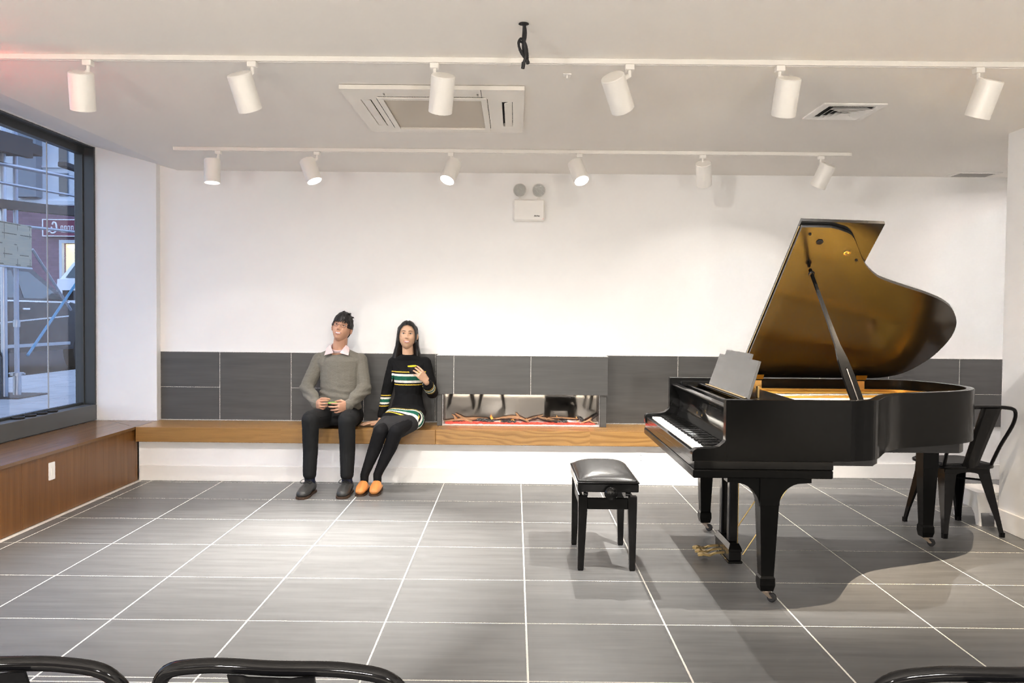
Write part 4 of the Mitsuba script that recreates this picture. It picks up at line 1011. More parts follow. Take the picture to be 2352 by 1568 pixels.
# ---- dark discs on the window sill
DL = ('nearest the corner of the four', 'second from the corner', 'third from the corner', 'at the left edge of the frame')
for i, y in enumerate((.405, .262, .115, -.035)):
    k = thing('sill_disc', f'small black disc on the window sill, {DL[i]}', 'disc', 'black discs on the window sill')
    obj('body', lathe([(0, 0), (.040, 0), (.046, .004), (.047, .010), (.042, .014), (.036, .0125), (0, .0125)], (-.655, y, .5855), (0, 0, 1), 28), 'mat_rubber', k, smooth=40)
    obj('rim', tube([(-.655 + .0425 * math.cos(a), y + .0425 * math.sin(a), .5985) for a in np.arange(28) * 2 * PI / 28], .0025, 6, closed=True), 'mat_frame', k, smooth=True)
# ================================================================== PEOPLE
plain('mat_skin_man', (.46, .25, .165), .5, .35)
plain('mat_skin_woman', (.53, .32, .21), .48, .35)
plain('mat_hair', (.0055, .0045, .0045), .45, .28)
def f_sweater(p, n, uv):
    s = fbm(p.x * 130, p.y * 130, p.z * 420, 2); s2 = fbm(p.x * 22, p.y * 22, p.z * 60, 2)
    return mix((.085, .079, .066), (.175, .165, .140), .65 * s + .35 * s2)
proced('mat_sweater', f_sweater, .9, .15, sheen=.3)
plain('mat_trousers', (.0075, .008, .0085), .8, .2)
plain('mat_shirt', (.66, .52, .52), .7, .2)
plain('mat_shoe', (.028, .028, .027), .42, .45)
plain('mat_lace', (.012, .012, .012), .7, .2)
plain('mat_sock', (.012, .014, .03), .9, .1)
plain('mat_skirt', (.022, .022, .023), .85, .15)
plain('mat_tights', (.006, .006, .007), .75, .15)
plain('mat_mule', (.60, .24, .07), .38, .45)
plain('mat_sole', (.05, .03, .02), .6, .2)
plain('mat_eye', (.78, .75, .72), .2, .5); plain('mat_iris', (.018, .011, .008), .15, .6)
plain('mat_lip', (.52, .20, .17), .4, .4); plain('mat_lip_man', (.50, .23, .19), .45, .35); plain('mat_tooth', (.86, .84, .80), .2, .5); plain('mat_mouth', (.10, .03, .03), .5, .3)
plain('mat_cup', (.014, .011, .012), .5, .35); plain('mat_cup_green', (.20, .62, .08), .45, .4); plain('mat_cup_yellow', (.85, .62, .02), .45, .4)
plain('mat_brow', (.02, .015, .012), .8, .2); plain('mat_glasses', (.10, .05, .05), .3, .5)

def gauss(v, c, s): return np.exp(-(((v - np.asarray(c)) / np.asarray(s)) ** 2).sum(1))

def head_mesh(w, d, h, jaw, chin, nose, cheek=.004):
    """A head that looks along -y, its centre at the origin; w, d, h are half extents."""
    t = trimesh.creation.icosphere(5, 1.0); u = t.vertices.copy()
    x, y, z = u.T
    low = np.clip(-z, 0, 1)
    wx = w * (1 - jaw * low ** 1.7) * (1 + .03 * np.clip(z, 0, 1))
    P = np.stack([x * wx, y * d, z * h], 1)
    P[:, 1] += np.where(y < 0, .10 * d * (1 - np.abs(z) ** 2) * (-y) * .7, 0)              # flatter face
    P[:, 1] += np.where((y > 0) & (z < 0), -.30 * d * low * y, 0)                          # nape
    P[:, 1] += np.where(y < 0, -.17 * d * low ** 2, 0)                                     # chin forward
    f = y < .2
    def push(c, s, amt, ax=1):
        g_ = gauss(P, c, s) * f
        P[:, ax] += g_ * amt
    F = -d * .93
    for sx in (-1, 1):
        push((sx * w * .42, F, h * .10), (w * .22, .05, h * .11), .008)                    # eye sockets
        push((sx * w * .55, F, -h * .22), (w * .30, .05, h * .20), -cheek)                 # cheeks
        push((sx * w * .42, F, h * .27), (w * .28, .05, h * .08), -.003)                   # brow ridge
        push((sx * .010, F, -h * .20), (.007, .05, .008), -nose * .5)                      # nostril wings
    push((0, F, -h * .02), (.0085, .05, h * .14), -nose * .55)
    push((0, F, -h * .16), (.0105, .05, h * .075), -nose)
    push((0, F, -h * .36), (.020, .05, .012), -.003)
    push((0, F, -h * .50), (.026, .05, .010), -.003)
    push((0, F, -h * .80), (.020, .06, .018), -chin)
    t.vertices = P
    return t

def ear(sx, w, h):
    m = trimesh.creation.icosphere(3, 1.0); m.apply_scale((.010, .020, h * .27))
    c = trimesh.creation.icosphere(3, 1.0); c.apply_scale((.008, .012, h * .17)); c.apply_translation((sx * .010, -.004, .004))
    mm = m3.Manifold(m3.Mesh(np.asarray(m.vertices, np.float32), np.asarray(m.faces, np.uint32))) - m3.Manifold(m3.Mesh(np.asarray(c.vertices, np.float32), np.asarray(c.faces, np.uint32)))
    m = to_tri(mm); m.apply_transform(trimesh.transformations.rotation_matrix(sx * .35, (0, 0, 1)))
    m.apply_transform(trimesh.transformations.rotation_matrix(-.12, (1, 0, 0)))
    m.apply_translation((sx * (w + .004), .012, -h * .06)); return m

def face_parts(key, M, w, d, h, head, eye_z, eye_x, eye_r, lip, brow, mouth_w, smile):
    """Eyes, brows, lips and teeth laid onto the front of the head."""
    HV = head.vertices
    def front(x, z, out=0.0):
        k_ = np.argsort((HV[:, 0] - x) ** 2 + (HV[:, 2] - z) ** 2 + np.where(HV[:, 1] > 0, 9, 0))[:4]
        return V(x, HV[k_, 1].mean() - out, z)
    for sx in (-1, 1):
        c = front(sx * eye_x, eye_z, -.0055)
        e = trimesh.creation.icosphere(3, 1.0); e.apply_scale((.0125, .009, eye_r)); e.apply_translation(c)
        q = obj('eye', xf(e, M), 'mat_eye', key, smooth=True)
        i_ = trimesh.creation.icosphere(2, 1.0); i_.apply_scale((.0056, .0022, min(.0056, eye_r * 1.0))); i_.apply_translation(c + V(0, -.0088, 0))
        obj('iris', xf(i_, M), 'mat_iris', q, smooth=True)
        lid_ = spline([front(sx * eye_x - .0145, eye_z - .0005, .0005), front(sx * eye_x - .007, eye_z + eye_r * .95, .0025), front(sx * eye_x + .005, eye_z + eye_r * .98, .0025), front(sx * eye_x + .0145, eye_z - .0005, .0005)], 5)
        obj('lash_line', xf(tube(lid_, .0011, 6), M), 'mat_brow', key, smooth=True)
        b_ = spline([front(sx * (eye_x - .018), eye_z + brow, .001), front(sx * eye_x, eye_z + brow + .004, .0015), front(sx * (eye_x + .018), eye_z + brow - .001, .0005)], 6)
        r_ = np.interp(np.linspace(0, 1, len(b_)), [0, .4, 1], [.0024, .0028, .0010])
        obj('eyebrow', xf(tube(b_, r_, 6), M), 'mat_brow', key, smooth=True)
    mz = -h * .45
    def mline(dz0, dz1, out):
        return spline([front(q * mouth_w, mz + dz0 * (1 - q * q) + dz1 * q * q + smile * q * q, out) for q in np.linspace(-1, 1, 7)], 4)
    up, lo = mline(.0042, .001, .0012), mline(-.0072, -.001, .0014)
    vs = np.vstack([up, lo]); n_ = len(up); fs = []
    for i in range(n_ - 1): fs += [(i, i + n_, i + 1), (i + 1, i + n_, i + n_ + 1)]
    inner = trimesh.Trimesh(np.vstack([vs, vs + V(0, .004, 0)]), fs + [(a + 2 * n_, c_ + 2 * n_, b_ + 2 * n_) for a, b_, c_ in fs], process=False)
    obj('mouth', xf(inner, M), 'mat_mouth', key)
    s_ = slice(3, n_ - 3)
    tu = up[s_] + V(0, -.0008, -.0003); tl = up[s_] * .32 + lo[s_] * .68 + V(0, -.0012, 0); m_ = len(tu); fs = []
    for i in range(m_ - 1): fs += [(i, i + m_, i + 1), (i + 1, i + m_, i + m_ + 1)]
    v_ = np.vstack([tu, tl])
    obj('teeth', xf(trimesh.Trimesh(np.vstack([v_, v_ + V(0, .002, 0)]), fs + [(a + 2 * m_, c_ + 2 * m_, b_ + 2 * m_) for a, b_, c_ in fs], process=False), M), 'mat_tooth', key)
    tap = np.interp(np.linspace(0, 1, n_), [0, .2, .5, .8, 1], [.0008, .0022, .0028, .0022, .0008])
    obj('lip', xf(tube(up + V(0, -.0004, .0012), tap, 7), M), lip, key, smooth=True)
    obj('lip', xf(tube(lo + V(0, -.0004, -.0010), tap * 1.35, 7), M), lip, key, smooth=True)
    return front

def hand(o, D, N, U, curls, thumb, size=1.0, spread=.10):
    """Palm and five separate fingers. D: along the fingers, N: out of the palm, U: towards the index finger.
    curls: three bends for each finger (index first); thumb: points along its length as (D, N, U) offsets."""
    D = unit(D); N = unit(N - D * (D @ N)); s_ = np.sign(np.dot(np.cross(D, N), U)); U = np.cross(D, N) * (s_ if s_ else 1)
    S = size; o = np.asarray(o, float)
    at = lambda a, b_, c_: o + (D * a + N * b_ + U * c_) * S
    parts = [mhull(sph(at(.0, 0, .015), .019 * S, 14), sph(at(0, 0, -.015), .018 * S, 14), sph(at(.075, -.004, .030), .0135 * S, 14), sph(at(.082, -.006, .008), .0135 * S, 14), sph(at(.078, -.004, -.014), .013 * S, 14), sph(at(.068, 0, -.031), .012 * S, 14))]
    ln = ((.040, .025, .020), (.044, .028, .021), (.040, .026, .020), (.031, .020, .018))
    base = ((.080, .031), (.086, .010), (.082, -.0115), (.071, -.030))
    for i in range(4):
        p0 = at(base[i][0] - .012, -.005, base[i][1]); ang = 0.0; dv = unit(D + U * spread * (1.2 - .8 * i)); rr = (.0098, .0088, .0080, .0072) if i < 3 else (.0085, .0076, .0068, .0062)
        p1 = p0 + dv * .012 * S; parts.append(bone(p0, rr[0] * 1.1 * S, p1, rr[0] * S, 12))
        for j in range(3):
            ang += curls[i][j]
            q = p1 + (dv * math.cos(ang) + N * math.sin(ang)) * ln[i][j] * S
            parts.append(bone(p1, rr[j] * S, q, rr[j + 1] * S, 12)); p1 = q
    tp = [at(*q) for q in thumb]; tr = (.0145, .0115, .0100, .0085)
    for j in range(len(tp) - 1): parts.append(bone(tp[j], tr[j] * S, tp[j + 1], tr[j + 1] * S, 12))
    return union(parts)

def cloth(m, length=.012, it=8, amp=.004, freq=16, seed=0, stretch=(1, 1, 1)):
    t = soften(m, length, it); rumple(t, amp, freq, seed, stretch); return t

def cutbox(x0, x1, y0, y1, z0, z1):
    return m3.Manifold.cube((x1 - x0, y1 - y0, z1 - z0)).translate((x0, y0, z0))

def cup(name, o, tilt, inner, label):
    k = thing(name, label, 'cup')
    ax = unit(tilt)
    obj('body', lathe([(0, 0), (.020, 0), (.023, .004), (.0315, .030), (.0355, .050), (.0355, .056), (.033, .056), (.0318, .050), (.027, .028), (.019, .006), (0, .005)], o, ax, 30), 'mat_cup', k, smooth=35)
    obj('inside', lathe([(.0333, .0565), (.0310, .050), (.0262, .029), (.0182, .0075), (0, .0065)], o, ax, 30), inner, k, smooth=35)
    obj('rim', tube([V(*o) + ax * .0562 + (np.cos(a) * unit(np.cross(ax, (0, 1, 0))) + np.sin(a) * np.cross(ax, unit(np.cross(ax, (0, 1, 0))))) * .0342 for a in np.arange(30) * 2 * PI / 30], .0026, 6, closed=True), inner, k, smooth=True)
    return k

# ---------------------------------------------------------------- the man
man = thing('person', 'seated person in grey sweater, pink collar, black trousers and glasses holding a cup', 'person', None)
sR, sL = V(1.358, .83, 1.005), V(1.706, .83, 1.005)          # shoulders (image left, image right)
eR, eL = V(1.278, .74, .765), V(1.752, .74, .760)
wR, wL = V(1.418, .500, .655), V(1.676, .480, .650)
hR, hL = V(1.475, .74, .535), V(1.640, .74, .535)
kR, kL = V(1.432, .235, .560), V(1.712, .235, .552)
aR, aL = V(1.432, .215, .100), V(1.716, .225, .100)
neck, hc = V(1.524, .835, 1.106), V(1.557, .800, 1.263)
HW, HD, HH = .0755, .096, .120
hm = head_mesh(HW, HD, HH, .20, .007, .017, .004)
rx, ry, rz_ = .16, math.radians(11), math.radians(-6)       # chin up, leaning to the right, turned slightly
R_ = trimesh.transformations.euler_matrix(-rx, ry, rz_)
MH = trimesh.transformations.translation_matrix(hc) @ R_
hw = xf(hm, MH)
curl = ((.5, .75, .5), (.55, .8, .5), (.6, .85, .5), (.65, .9, .5))
hdR = hand(wR + V(.006, -.014, .0), V(.50, -.82, .05), V(.84, .52, 0), V(0, 0, 1), ((.85, .9, .5), (.95, 1.0, .5), (1.05, 1.05, .5), (1.15, 1.1, .5)), ((.01, .006, .028), (.040, .026, .050), (.060, .056, .050), (.066, .084, .044)), .95, .12)
hdL = hand(wL + V(-.008, -.014, 0), V(-.72, -.66, -.14), V(-.66, .74, 0), V(0, 0, 1), ((.62, .55, .35), (.60, .55, .4), (.62, .6, .45), (.66, .65, .5)), ((.01, .006, .028), (.035, .026, .048), (.052, .054, .046), (.060, .078, .040)), .95, .18)
skin = [bone(neck - V(0, 0, .06), .063, hc - V(.012, -.008, .085), .056),
        mhull(sph(sR + V(.05, 0, -.02), .040), sph(sL + V(-.05, 0, -.02), .040), sph((1.55, .81, .70), (.12, .08, .08))), mhull(sph((1.55, .81, .70), (.12, .08, .08)), sph(hR, .07), sph(hL, .07)),
        bone(sR, .040, eR, .036), bone(sL, .040, eL, .036), bone(sR, .040, neck - V(0, 0, .07), .045), bone(sL, .040, neck - V(0, 0, .07), .045), bone(eR, .036, wR, .025), bone(eL, .036, wL, .025),
        bone(hR, .072, kR, .05), bone(hL, .072, kL, .05), bone(kR, .042, aR, .030), bone(kL, .042, aL, .030)]
for a_ in (aR, aL):
    skin.append(mhull(sph(a_ + V(0, .01, -.045), .026), sph(a_ + V(0, -.12, -.060), .016)))
body = soften(union(skin), .02, 6)
hands = [soften(h_, .004, 4) for h_ in (hdR, hdL)]
bodym = union([to_man(body), to_man(hw)] + [to_man(h_) for h_ in hands] + [to_man(xf(ear(s_, HW, HH), MH)) for s_ in (-1, 1)])
obj('body', to_tri(bodym), 'mat_skin_man', man, smooth=45)
# hair: a cap with the face cut free and a fringe
cap = head_mesh(HW + .011, HD + .010, HH + .013, .30, .0, .0, 0)
cap.vertices[:, 2] += .004
cv = cap.vertices
cap.vertices = cv + cap.vertex_normals * ((meshkit.fbm(cv * V(70, 40, 25), 3, 3) - .5) * .014)[:, None]
capm = to_man(cap)
cutm = [cutbox(-.060, .060, -.3, -.030, -.3, .038), cutbox(-.2, .2, -.3, .004, -.3, .002), cutbox(-.2, .2, -.4, .35, -.4, -.075), cutbox(-.2, .2, -.3, .030, -.3, -.03)]
for i_, (x, z, wd) in enumerate(((-.045, .030, .010), (-.028, .048, .007), (-.008, .046, .005), (.010, .058, .007), (.026, .058, .008), (.044, .046, .008), (-.060, .020, .008))):
    cutm.append(m3.Manifold.hull_points(np.array([(x - wd, -.2, .02), (x + wd, -.2, .02), (x + .004, -.2, z + .012), (x - wd, -.03, .02), (x + wd, -.03, .02), (x + .004, -.03, z + .012)], np.float64)))
hair = to_tri(capm - union(cutm))
obj('hair', xf(hair, MH), 'mat_hair', man, smooth=40)
tf = []
for x, y, z, dx, dz in ((.050, .01, .10, .030, .0), (.065, -.01, .075, .022, -.022), (.03, -.02, .122, .028, .004), (-.02, -.01, .13, .02, .006), (.072, .0, .04, .014, -.035)):
    tf.append(tube([(x, y, z), (x + dx * .6, y - .004, z + dz * .5 + .004), (x + dx, y - .006, z + dz)], [.011, .007, .001], 7))
obj('hair_tuft', xf(cat(*tf), MH), 'mat_hair', man, smooth=True)
front = face_parts(man, MH, HW, HD, HH, hm, HH * .12, .0315, .0042, 'mat_lip_man', .0165, .026, .006)
# glasses
def lens_loop(sx):
    return [front(sx * .0325 + a, HH * .12 - .004 + b_, .006) for a, b_ in [(.021 * math.cos(t_) * (1 if abs(math.cos(t_)) < .9 else .98), .0135 * math.sin(t_)) for t_ in np.arange(20) * 2 * PI / 20]]
gl = obj('glasses', xf(cat(*[tube([V(q[0], min(q[1], -.088), q[2]) for q in lens_loop(s_)], .0013, 6, closed=True) for s_ in (-1, 1)], tube([(-.0115, -.099, .014), (0, -.103, .017), (.0115, -.099, .014)], .0014, 6),
    *[tube([(s_ * .0535, -.088, .012), (s_ * .076, -.06, .012), (s_ * .083, .02, .008)], .0015, 6) for s_ in (-1, 1)]), MH), 'mat_glasses', man, smooth=True)
# sweater
tors = [mhull(sph(sR + V(.018, 0, -.02), (.058, .072, .050)), sph(sL + V(-.018, 0, -.02), (.058, .072, .050)), sph((1.540, .80, .93), (.165, .118, .10))),
        mhull(sph((1.545, .80, .95), (.168, .120, .11)), sph((1.548, .765, .72), (.165, .135, .10))),
        mhull(sph((1.548, .765, .72), (.165, .135, .10)), sph((1.552, .735, .605), (.182, .150, .035))),
        mhull(sph(neck + V(0, -.01, -.030), (.078, .070, .03)), sph(sR + V(.012, 0, -.012), .052), sph(sL + V(-.012, 0, -.012), .052)),
        bone(sR + V(.004, 0, -.012), .062, eR, .060), bone(sL + V(-.004, 0, -.012), .062, eL, .060), bone(eR, .061, wR + (wR - eR) * .02, .041), bone(eL, .061, wL + (wL - eL) * .02, .041)]
sw = cloth(union(tors), .010, 30, .0055, 13, 2, (1, 1, .9))
# V-shaped creases gathering at the elbows and waist
vv = sw.vertices; nn = sw.vertex_normals
cre = .006 * np.sin(vv[:, 2] * 105 + 6 * meshkit.fbm(vv * 7, 2, 5) + (vv[:, 0] - 1.55) * 20) * (np.exp(-((vv[:, 2] - .72) / .07) ** 2))
sw.vertices = vv + nn * cre[:, None]
swm = to_man(sw)
swm = swm - union([bone(neck + V(0, -.035, -.045), .062, neck + V(0, -.06, .10), .085), cutbox(1.2, 1.9, .5, 1.0, .40, .592)])
obj('sweater', to_tri(swm), 'mat_sweater', man, smooth=True)
for a, b_, nm in ((eR, wR, 0), (eL, wL, 1)):
    d_ = unit(b_ - a)
    obj('cuff', xf(lathe([(.033, -.006), (.041, 0), (.0425, .012), (.041, .030), (.032, .034), (.029, .02)], (0, 0, 0), (0, 0, 1), 26), trimesh.geometry.align_vectors((0, 0, 1), d_) if False else frame(b_ - d_ * .012, *(lambda z_: (unit(np.cross((0, 0, 1), z_)), np.cross(z_, unit(np.cross((0, 0, 1), z_))), z_))(d_))), 'mat_sweater', man, smooth=40)
# collar
col = lathe([(.062, -.016), (.069, -.004), (.067, .016), (.062, .022), (.059, .016), (.060, -.004)], neck + V(0, -.010, -.010), (0, -.75, 1), 30)
obj('collar', col, 'mat_shirt', man, smooth=40)
for s_ in (-1, 1):
    q0 = neck + V(s_ * .066, -.036, .016); q1 = neck + V(s_ * .026, -.098, -.050); q2 = neck + V(s_ * .100, -.104, -.070); q3 = neck + V(s_ * .096, -.034, -.012)
    obj('collar_wing', cat(*[hull([a + e for a in tri for e in (V(0, 0, 0), V(0, -.004, .001))]) for tri in ((q0, q1, q2), (q0, q2, q3))]), 'mat_shirt', man)
# trousers
tr = [mhull(sph(hR + V(-.01, .02, 0), .095), sph(hL + V(.01, .02, 0), .095), sph((1.55, .74, .60), (.15, .12, .03))),
      bone(hR, .092, kR + V(0, .02, 0), .073), bone(hL, .092, kL + V(0, .02, 0), .073), mhull(sph(hR, .08), sph(hL, .08), sph((1.53, .55, .53), .05), sph((1.60, .55, .53), .05)),
      mhull(sph(kR, .068), sph(kR * .5 + aR * .5 + V(0, .015, 0), .058)), mhull(sph(kL, .068), sph(kL * .5 + aL * .5 + V(0, .015, 0), .058)),
      mhull(sph(kR * .5 + aR * .5 + V(0, .015, 0), .058), sph(aR + V(0, .0, .05), (.050, .058, .05))), mhull(sph(kL * .5 + aL * .5 + V(0, .015, 0), .058), sph(aL + V(0, 0, .05), (.050, .058, .05)))]
trm = cloth(union(tr), .012, 20, .006, 11, 9, (1, 1, .45))
trm = to_man(trm) - cutbox(1.2, 1.95, -.2, .6, -.1, .118) - cutbox(1.2, 2.0, .575, 1.2, .3, .4515)
obj('trousers', to_tri(trm), 'mat_trousers', man, smooth=True)
for a_ in (aR, aL):
    obj('sock', cyl(a_ + V(0, .01, -.035), a_ + V(0, .0, .05), .040, 20), 'mat_sock', man, smooth=40)
def shoe(o, yaw, name, bs, par, L_=.29, Wd=.050, sole='mat_sole', heel=0.0, laces=True):
    Ms = rotz(yaw, o)            # local: heel at y=+.07, toe at -y
    t_ = -(L_ - .075)
    up = union([mhull(sph((0, .045, .055), (.040, .040, .05)), sph((0, -.02, .062), (.042, .05, .048))), mhull(sph((0, -.02, .06), (.042, .05, .045)), sph((.004, t_ * .55, .043), (Wd, .045, .040))),
                mhull(sph((.004, t_ * .55, .043), (Wd, .045, .040)), sph((.006, t_ + .045, .034), (Wd * .86, .042, .030)))])
    up = up - cutbox(-.2, .2, -.5, .3, -.1, .012) - mhull(sph((0, .035, .13), (.028, .032, .05)), sph((0, -.0, .13), (.028, .035, .045)))
    k_ = obj(name, xf(soften(up, .008, 4), Ms), bs, par, smooth=50)
    sp = Polygon([(Wd * .78 * math.cos(t) * (1 if math.sin(t) > 0 else 1), .05 + .036 * math.sin(t)) for t in np.linspace(0, PI, 10)] + [(-Wd * .80, -.04), (-Wd * 1.03, t_ * .55)] + [(.006 + Wd * .92 * math.cos(t), t_ + .045 + .048 * math.sin(t)) for t in np.linspace(PI, 2 * PI, 12)] + [(Wd * 1.08, t_ * .55), (Wd * .80, -.04)])
    obj('sole', xf(prism(sp, .017, (0, 0, 0), (1, 0, 0), (0, 1, 0)), Ms), sole, k_)
    if laces:
        for i in range(4):
            y = -.045 - i * .022; z = .108 - i * .0095
            obj('lace', xf(tube(spline([(-.022, y, z - .006), (0, y - .008, z + .001), (.022, y, z - .006)], 4), .0022, 6), Ms), 'mat_lace', k_, smooth=True)
        for s__ in (-1, 1):
            obj('lace_loop', xf(tube(spline([(0, -.05, .110), (s__ * .022, -.06, .122), (s__ * .045, -.075, .105), (s__ * .030, -.078, .092), (0, -.055, .108)], 5), .0022, 6), Ms), 'mat_lace', k_, smooth=True)
    return k_
shoe((1.432, .215, 0), math.radians(-6), 'shoe', 'mat_shoe', man, .30)
shoe((1.716, .235, 0), math.radians(-3), 'shoe', 'mat_shoe', man, .29)
cup('cup', (1.553, .447, .618), (.02, -.06, 1), 'mat_cup_green', 'black cup with a green inside in both hands of the person in grey')

# ---------------------------------------------------------------- the woman
wom = thing('person', 'seated person with long black hair in a black striped dress, raising a cup', 'person', None)
sR, sL = V(1.985, .84, .975), V(2.245, .84, .975)
eR, eL = V(1.925, .84, .730), V(2.318, .735, .735)
wR, wL = V(1.895, .76, .540), V(2.292, .500, .842)
hR, hL = V(2.040, .76, .535), V(2.185, .76, .535)
kR, kL = V(1.960, .285, .470), V(2.085, .285, .474)
aR, aL = V(1.840, .285, .105), V(1.938, .300, .105)
neck, hc = V(2.102, .850, 1.045), V(2.098, .825, 1.205)
HW, HD, HH = .0745, .089, .1165
hm = head_mesh(HW, HD, HH, .27, .004, .010, .007)
MH = trimesh.transformations.translation_matrix(hc) @ trimesh.transformations.euler_matrix(-.03, math.radians(2), math.radians(4))
hw = xf(hm, MH)
hdL = hand(wL + V(-.004, -.006, .016), V(-.58, -.36, .72), V(-.48, .85, .0), V(.6, .3, .7), ((.62, .45, .25), (.60, .45, .3), (.62, .5, .3), (.75, .6, .4)), ((.012, .012, .022), (.045, .032, .036), (.070, .056, .040), (.088, .080, .034)), .90, .10)
hdR = hand(V(1.880, .735, .487), V(-.92, -.30, -.06), V(0, .05, -1), V(0, -1, 0), ((.10, .08, .05), (.08, .10, .05), (.08, .10, .05), (.06, .10, .05)), ((.01, .004, .024), (.035, .008, .045), (.060, .008, .058), (.085, .008, .062)), .86, .14)
skin = [bone(neck - V(0, 0, .05), .050, hc - V(0, -.008, .08), .045),
        mhull(sph(sR + V(.035, 0, -.01), .030), sph(sL + V(-.035, 0, -.01), .030), sph((2.11, .81, .68), (.085, .07, .07))), mhull(sph((2.11, .81, .68), (.085, .07, .07)), sph(hR, .07), sph(hL, .07)),
        bone(sR, .030, eR, .028), bone(sL, .030, eL, .028), bone(sR, .030, neck - V(0, 0, .06), .04), bone(sL, .030, neck - V(0, 0, .06), .04), bone(eR, .030, wR, .021), bone(wR, .021, V(1.882, .737, .489), .019), bone(eL, .030, wL, .021), bone(wL, .021, wL + V(-.002, -.004, .012), .020),
        bone(hR, .07, kR, .046), bone(hL, .07, kL, .046), bone(kR, .038, aR + V(0, .012, 0), .024), bone(kL, .038, aL + V(0, .012, 0), .024)]
for a_ in (aR, aL): skin.append(mhull(sph(a_ + V(0, .005, -.03), .024), sph(a_ + V(0, -.08, -.07), .018)))
body = soften(union(skin), .02, 6)
bodym = union([to_man(body), to_man(hw)] + [to_man(soften(h_, .004, 4)) for h_ in (hdL, hdR)] + [to_man(xf(ear(1, HW, HH), MH))])
obj('body', to_tri(bodym), 'mat_skin_woman', wom, smooth=45)
# long straight hair with a middle parting
cap = head_mesh(HW + .010, HD + .011, HH + .010, .05, 0, 0, 0)
cv = cap.vertices
cap.vertices = cv + np.array([0, 0, 1.0]) * (-.006 * np.exp(-(cv[:, 0] / .006) ** 2) * (cv[:, 2] > .06))[:, None]
capm = to_man(cap) - cutbox(-.2, .2, -.3, .045, -.4, -.055)
fall = [mhull(sph((s_ * .062, .024, .035), (.025, .05, .05)), sph((s_ * .080, .034, -.10), (.020, .038, .05)), sph((s_ * .045, .060, -.1), (.03, .03, .05))) for s_ in (-1, 1)]
fall += [mhull(sph((s_ * .080, .034, -.10), (.019, .036, .05)), sph((s_ * .100, .030, -.225), (.032, .034, .03)), sph((s_ * .05, .070, -.235), (.03, .024, .03))) for s_ in (-1, 1)]
fall += [mhull(sph((0, .065, -.05), (.07, .035, .05)), sph((0, .070, -.25), (.085, .022, .03)))]
cutf = m3.Manifold.hull_points(np.array([(x * q, y, z) for y, q in ((-.25, 1.0), (-.012, .98)) for x, z in ((-.060, .045), (.060, .045), (-.036, .078), (.036, .078), (0, .088), (-.0685, .0), (.0685, .0), (-.074, -.08), (.074, -.08), (-.080, -.30), (.080, -.30))], np.float64))
hair = soften(union([capm] + fall), .008, 3); rumple(hair, .0022, 1, 5, (120, 120, 6))
hairm = to_man(hair) - cutf - sph((.084, -.006, -.014), (.016, .03, .032))
ht = to_tri(hairm)
obj('hair', xf(ht, MH), 'mat_hair', wom, smooth=45)
face_parts(wom, MH, HW, HD, HH, hm, HH * .13, .0290, .0050, 'mat_lip', .0185, .0255, .007)
# striped knit dress
WR, WL = eR * .0 + wR, wL
def f_dress(p, n, uv):
    bk = mi.Color3f(.0055, .0055, .006); ye = mi.Color3f(.62, .42, .06); wh = mi.Color3f(.72, .70, .64); gr = mi.Color3f(.012, .085, .055)
    rib = .85 + .3 * dr.abs(dr.sin(p.x * 900)) * .5
    def band(c, t, seq):
        for lo_, hi_, co in seq: c = dr.select((t > lo_) & (t < hi_), co, c)
        return c
    c = mi.Color3f(bk)
    tor = (p.x > 1.972) & (p.x < 2.262) & (p.z > .72)
    t = p.z
    ct = band(c, t, ((.902, .911, ye), (.871, .890, wh), (.838, .871, gr), (.817, .837, wh), (.797, .806, ye)))
    c = dr.select(tor & (p.y < .80), ct, c)
    sl = (p.x < 1.965) & (p.z < .74)                       # right sleeve, measured down the arm
    cs = band(c, p.z, ((.700, .708, ye), (.674, .690, wh), (.650, .674, gr), (.633, .649, wh), (.615, .623, ye)))
    c = dr.select(sl, cs, c)
    dx, dy, dz = eL[0] - wL[0], eL[1] - wL[1], eL[2] - wL[2]
    L2 = math.sqrt(dx * dx + dy * dy + dz * dz)
    u = ((p.x - wL[0]) * dx + (p.y - wL[1]) * dy + (p.z - wL[2]) * dz) / L2
    arm_ = (p.x > 2.235) & (p.z < .90) & (p.y < .72)
    ca = band(c, u, ((.075, .083, ye), (.093, .108, wh), (.108, .128, gr), (.128, .142, wh), (.152, .160, ye)))
    c = dr.select(arm_, ca, c)
    h_ = p.y + .22 * (p.x - 2.10) + .25 * (p.z - .55)       # hem across the lap
    lap = (p.z < .70) & (p.y < .70) & (p.x > 1.97) & ~arm_
    ch = band(c, h_, ((.462, .472, ye), (.480, .500, wh), (.500, .535, gr), (.535, .555, wh), (.565, .576, ye)))
    c = dr.select(lap, ch, c)
    return c * rib
proced('mat_dress', f_dress, .9, .15, sheen=.2)
dr_ = [mhull(sph(sR + V(.015, 0, -.008), (.048, .058, .045)), sph(sL + V(-.015, 0, -.008), (.048, .058, .045)), sph((2.112, .80, .88), (.122, .105, .08))),
       mhull(sph((2.112, .80, .88), (.124, .108, .08)), sph((2.114, .785, .71), (.112, .095, .08))),
       mhull(sph((2.114, .785, .71), (.112, .095, .08)), sph((2.113, .75, .565), (.150, .13, .075))),
       mhull(sph(neck + V(0, -.004, -.012), (.060, .056, .022)), sph(sR, .042), sph(sL, .042)),
       mhull(sph((2.113, .75, .565), (.155, .13, .085)), sph(hR + V(-.03, -.26, .0), (.082, .06, .078)), sph(hL + V(.0, -.25, .0), (.090, .06, .080))),
       bone(sR, .052, eR, .046), bone(sL, .052, eL, .047), bone(eR, .046, wR, .035), bone(eL, .048, eL * .30 + wL * .70, .046)]
dm = to_man(cloth(union(dr_), .009, 24, .0035, 15, 21))
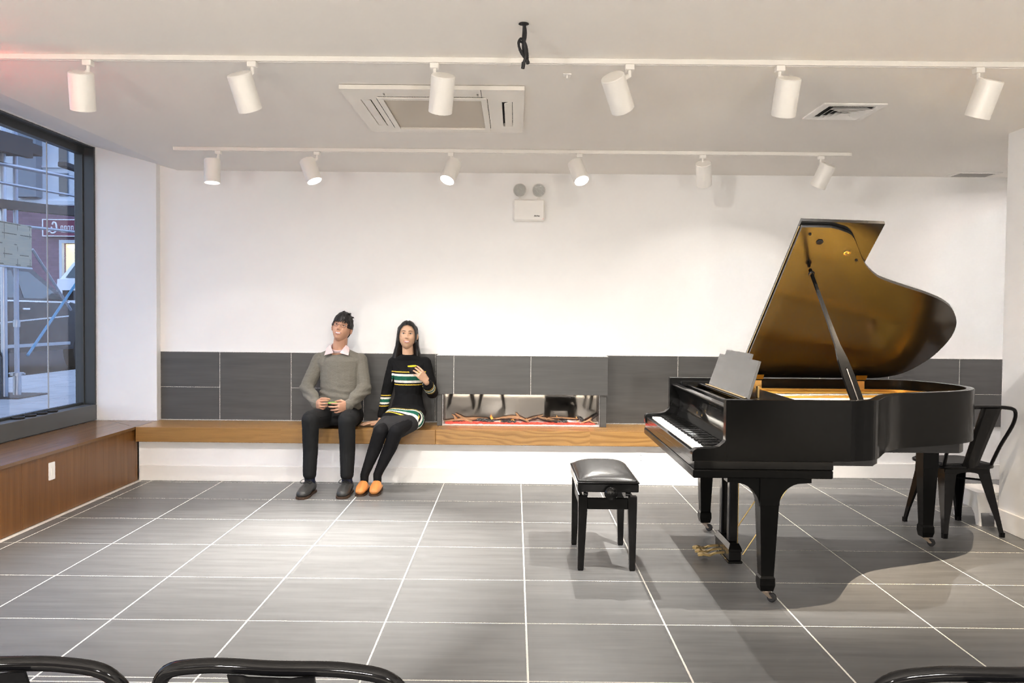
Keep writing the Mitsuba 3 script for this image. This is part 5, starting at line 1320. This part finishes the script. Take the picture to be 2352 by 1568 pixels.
dm = dm - bone(neck + V(0, -.004, .012), .052, neck + V(0, -.01, .1), .06) - cutbox(1.7, 2.5, .2, 1.2, .3, .4515)
dfw = unit(wL - eL)
obj('dress', to_tri(dm), 'mat_dress', wom, smooth=True)
obj('sleeve_lining', bone_mesh if False else to_tri(bone(eL * .30 + wL * .70, .030, eL * .12 + wL * .88, .027)), 'mat_tights', wom, smooth=True)
sk = mhull(sph(hR + V(-.02, -.20, -.0), (.082, .06, .074)), sph(hL + V(.012, -.20, -.0), (.088, .06, .076)), sph(kR + V(.0, .055, .006), (.066, .045, .064)), sph(kL + V(.012, .065, .006), (.070, .045, .066)))
skm = to_man(cloth(sk, .010, 5, .0025, 14, 4)) - cutbox(1.7, 2.5, .575, 1.2, .3, .4515)
obj('skirt', to_tri(skm), 'mat_skirt', wom, smooth=True)
ti = [bone(hR + V(0, -.25, -.01), .058, kR, .054), bone(hL + V(0, -.25, -.01), .058, kL, .054)]
for k_, a_ in ((kR, aR), (kL, aL)):
    m_ = k_ * .65 + a_ * .35 + V(0, .022, 0)
    ti += [bone(k_, .056, m_, .053), bone(m_, .053, a_ + V(0, 0, .03), .033), bone(a_ + V(0, 0, .03), .033, a_ + V(0, 0, -.03), .031)]
tim = to_man(soften(union(ti), .012, 5)) - cutbox(1.7, 2.5, .575, 1.2, .3, .4515)
obj('tights', to_tri(tim), 'mat_tights', wom, smooth=True)
def mule(o, yaw):
    Ms = rotz(yaw, o)
    up = union([mhull(sph((0, -.045, .058), (.040, .035, .042)), sph((0, -.09, .046), (.045, .04, .036)), sph((.0, -.145, .034), (.036, .035, .026))), mhull(sph((0, .055, .035), (.030, .03, .012)), sph((0, -.05, .028), (.036, .04, .016)))])
    up = up - cutbox(-.2, .2, -.5, .3, -.1, .011) - sph((0, -.012, .080), (.033, .050, .040))
    k_ = obj('mule', xf(soften(up, .007, 4), Ms), 'mat_mule', wom, smooth=50)
    sp = Polygon([(.030 * math.cos(t), .052 + .032 * math.sin(t)) for t in np.linspace(0, PI, 10)] + [(-.030, -.02), (-.043, -.09)] + [(.040 * math.cos(t), -.140 + .044 * math.sin(t)) for t in np.linspace(PI, 2 * PI, 12)] + [(.043, -.09), (.030, -.02)])
    obj('sole', xf(cat(prism(sp, .011, (0, 0, 0), (1, 0, 0), (0, 1, 0)), hull([(a * .026, y, z) for a in (-1, 1) for y in (.03, .078) for z in (.0, .026)])), Ms), 'mat_sole', k_)
mule((1.838, .30, 0), math.radians(-3)); mule((1.940, .31, 0), math.radians(-2))
cup('cup', (2.180, .512, .912), (-.05, -.10, 1), 'mat_cup_yellow', 'black cup with a yellow inside raised by the person in the striped dress')
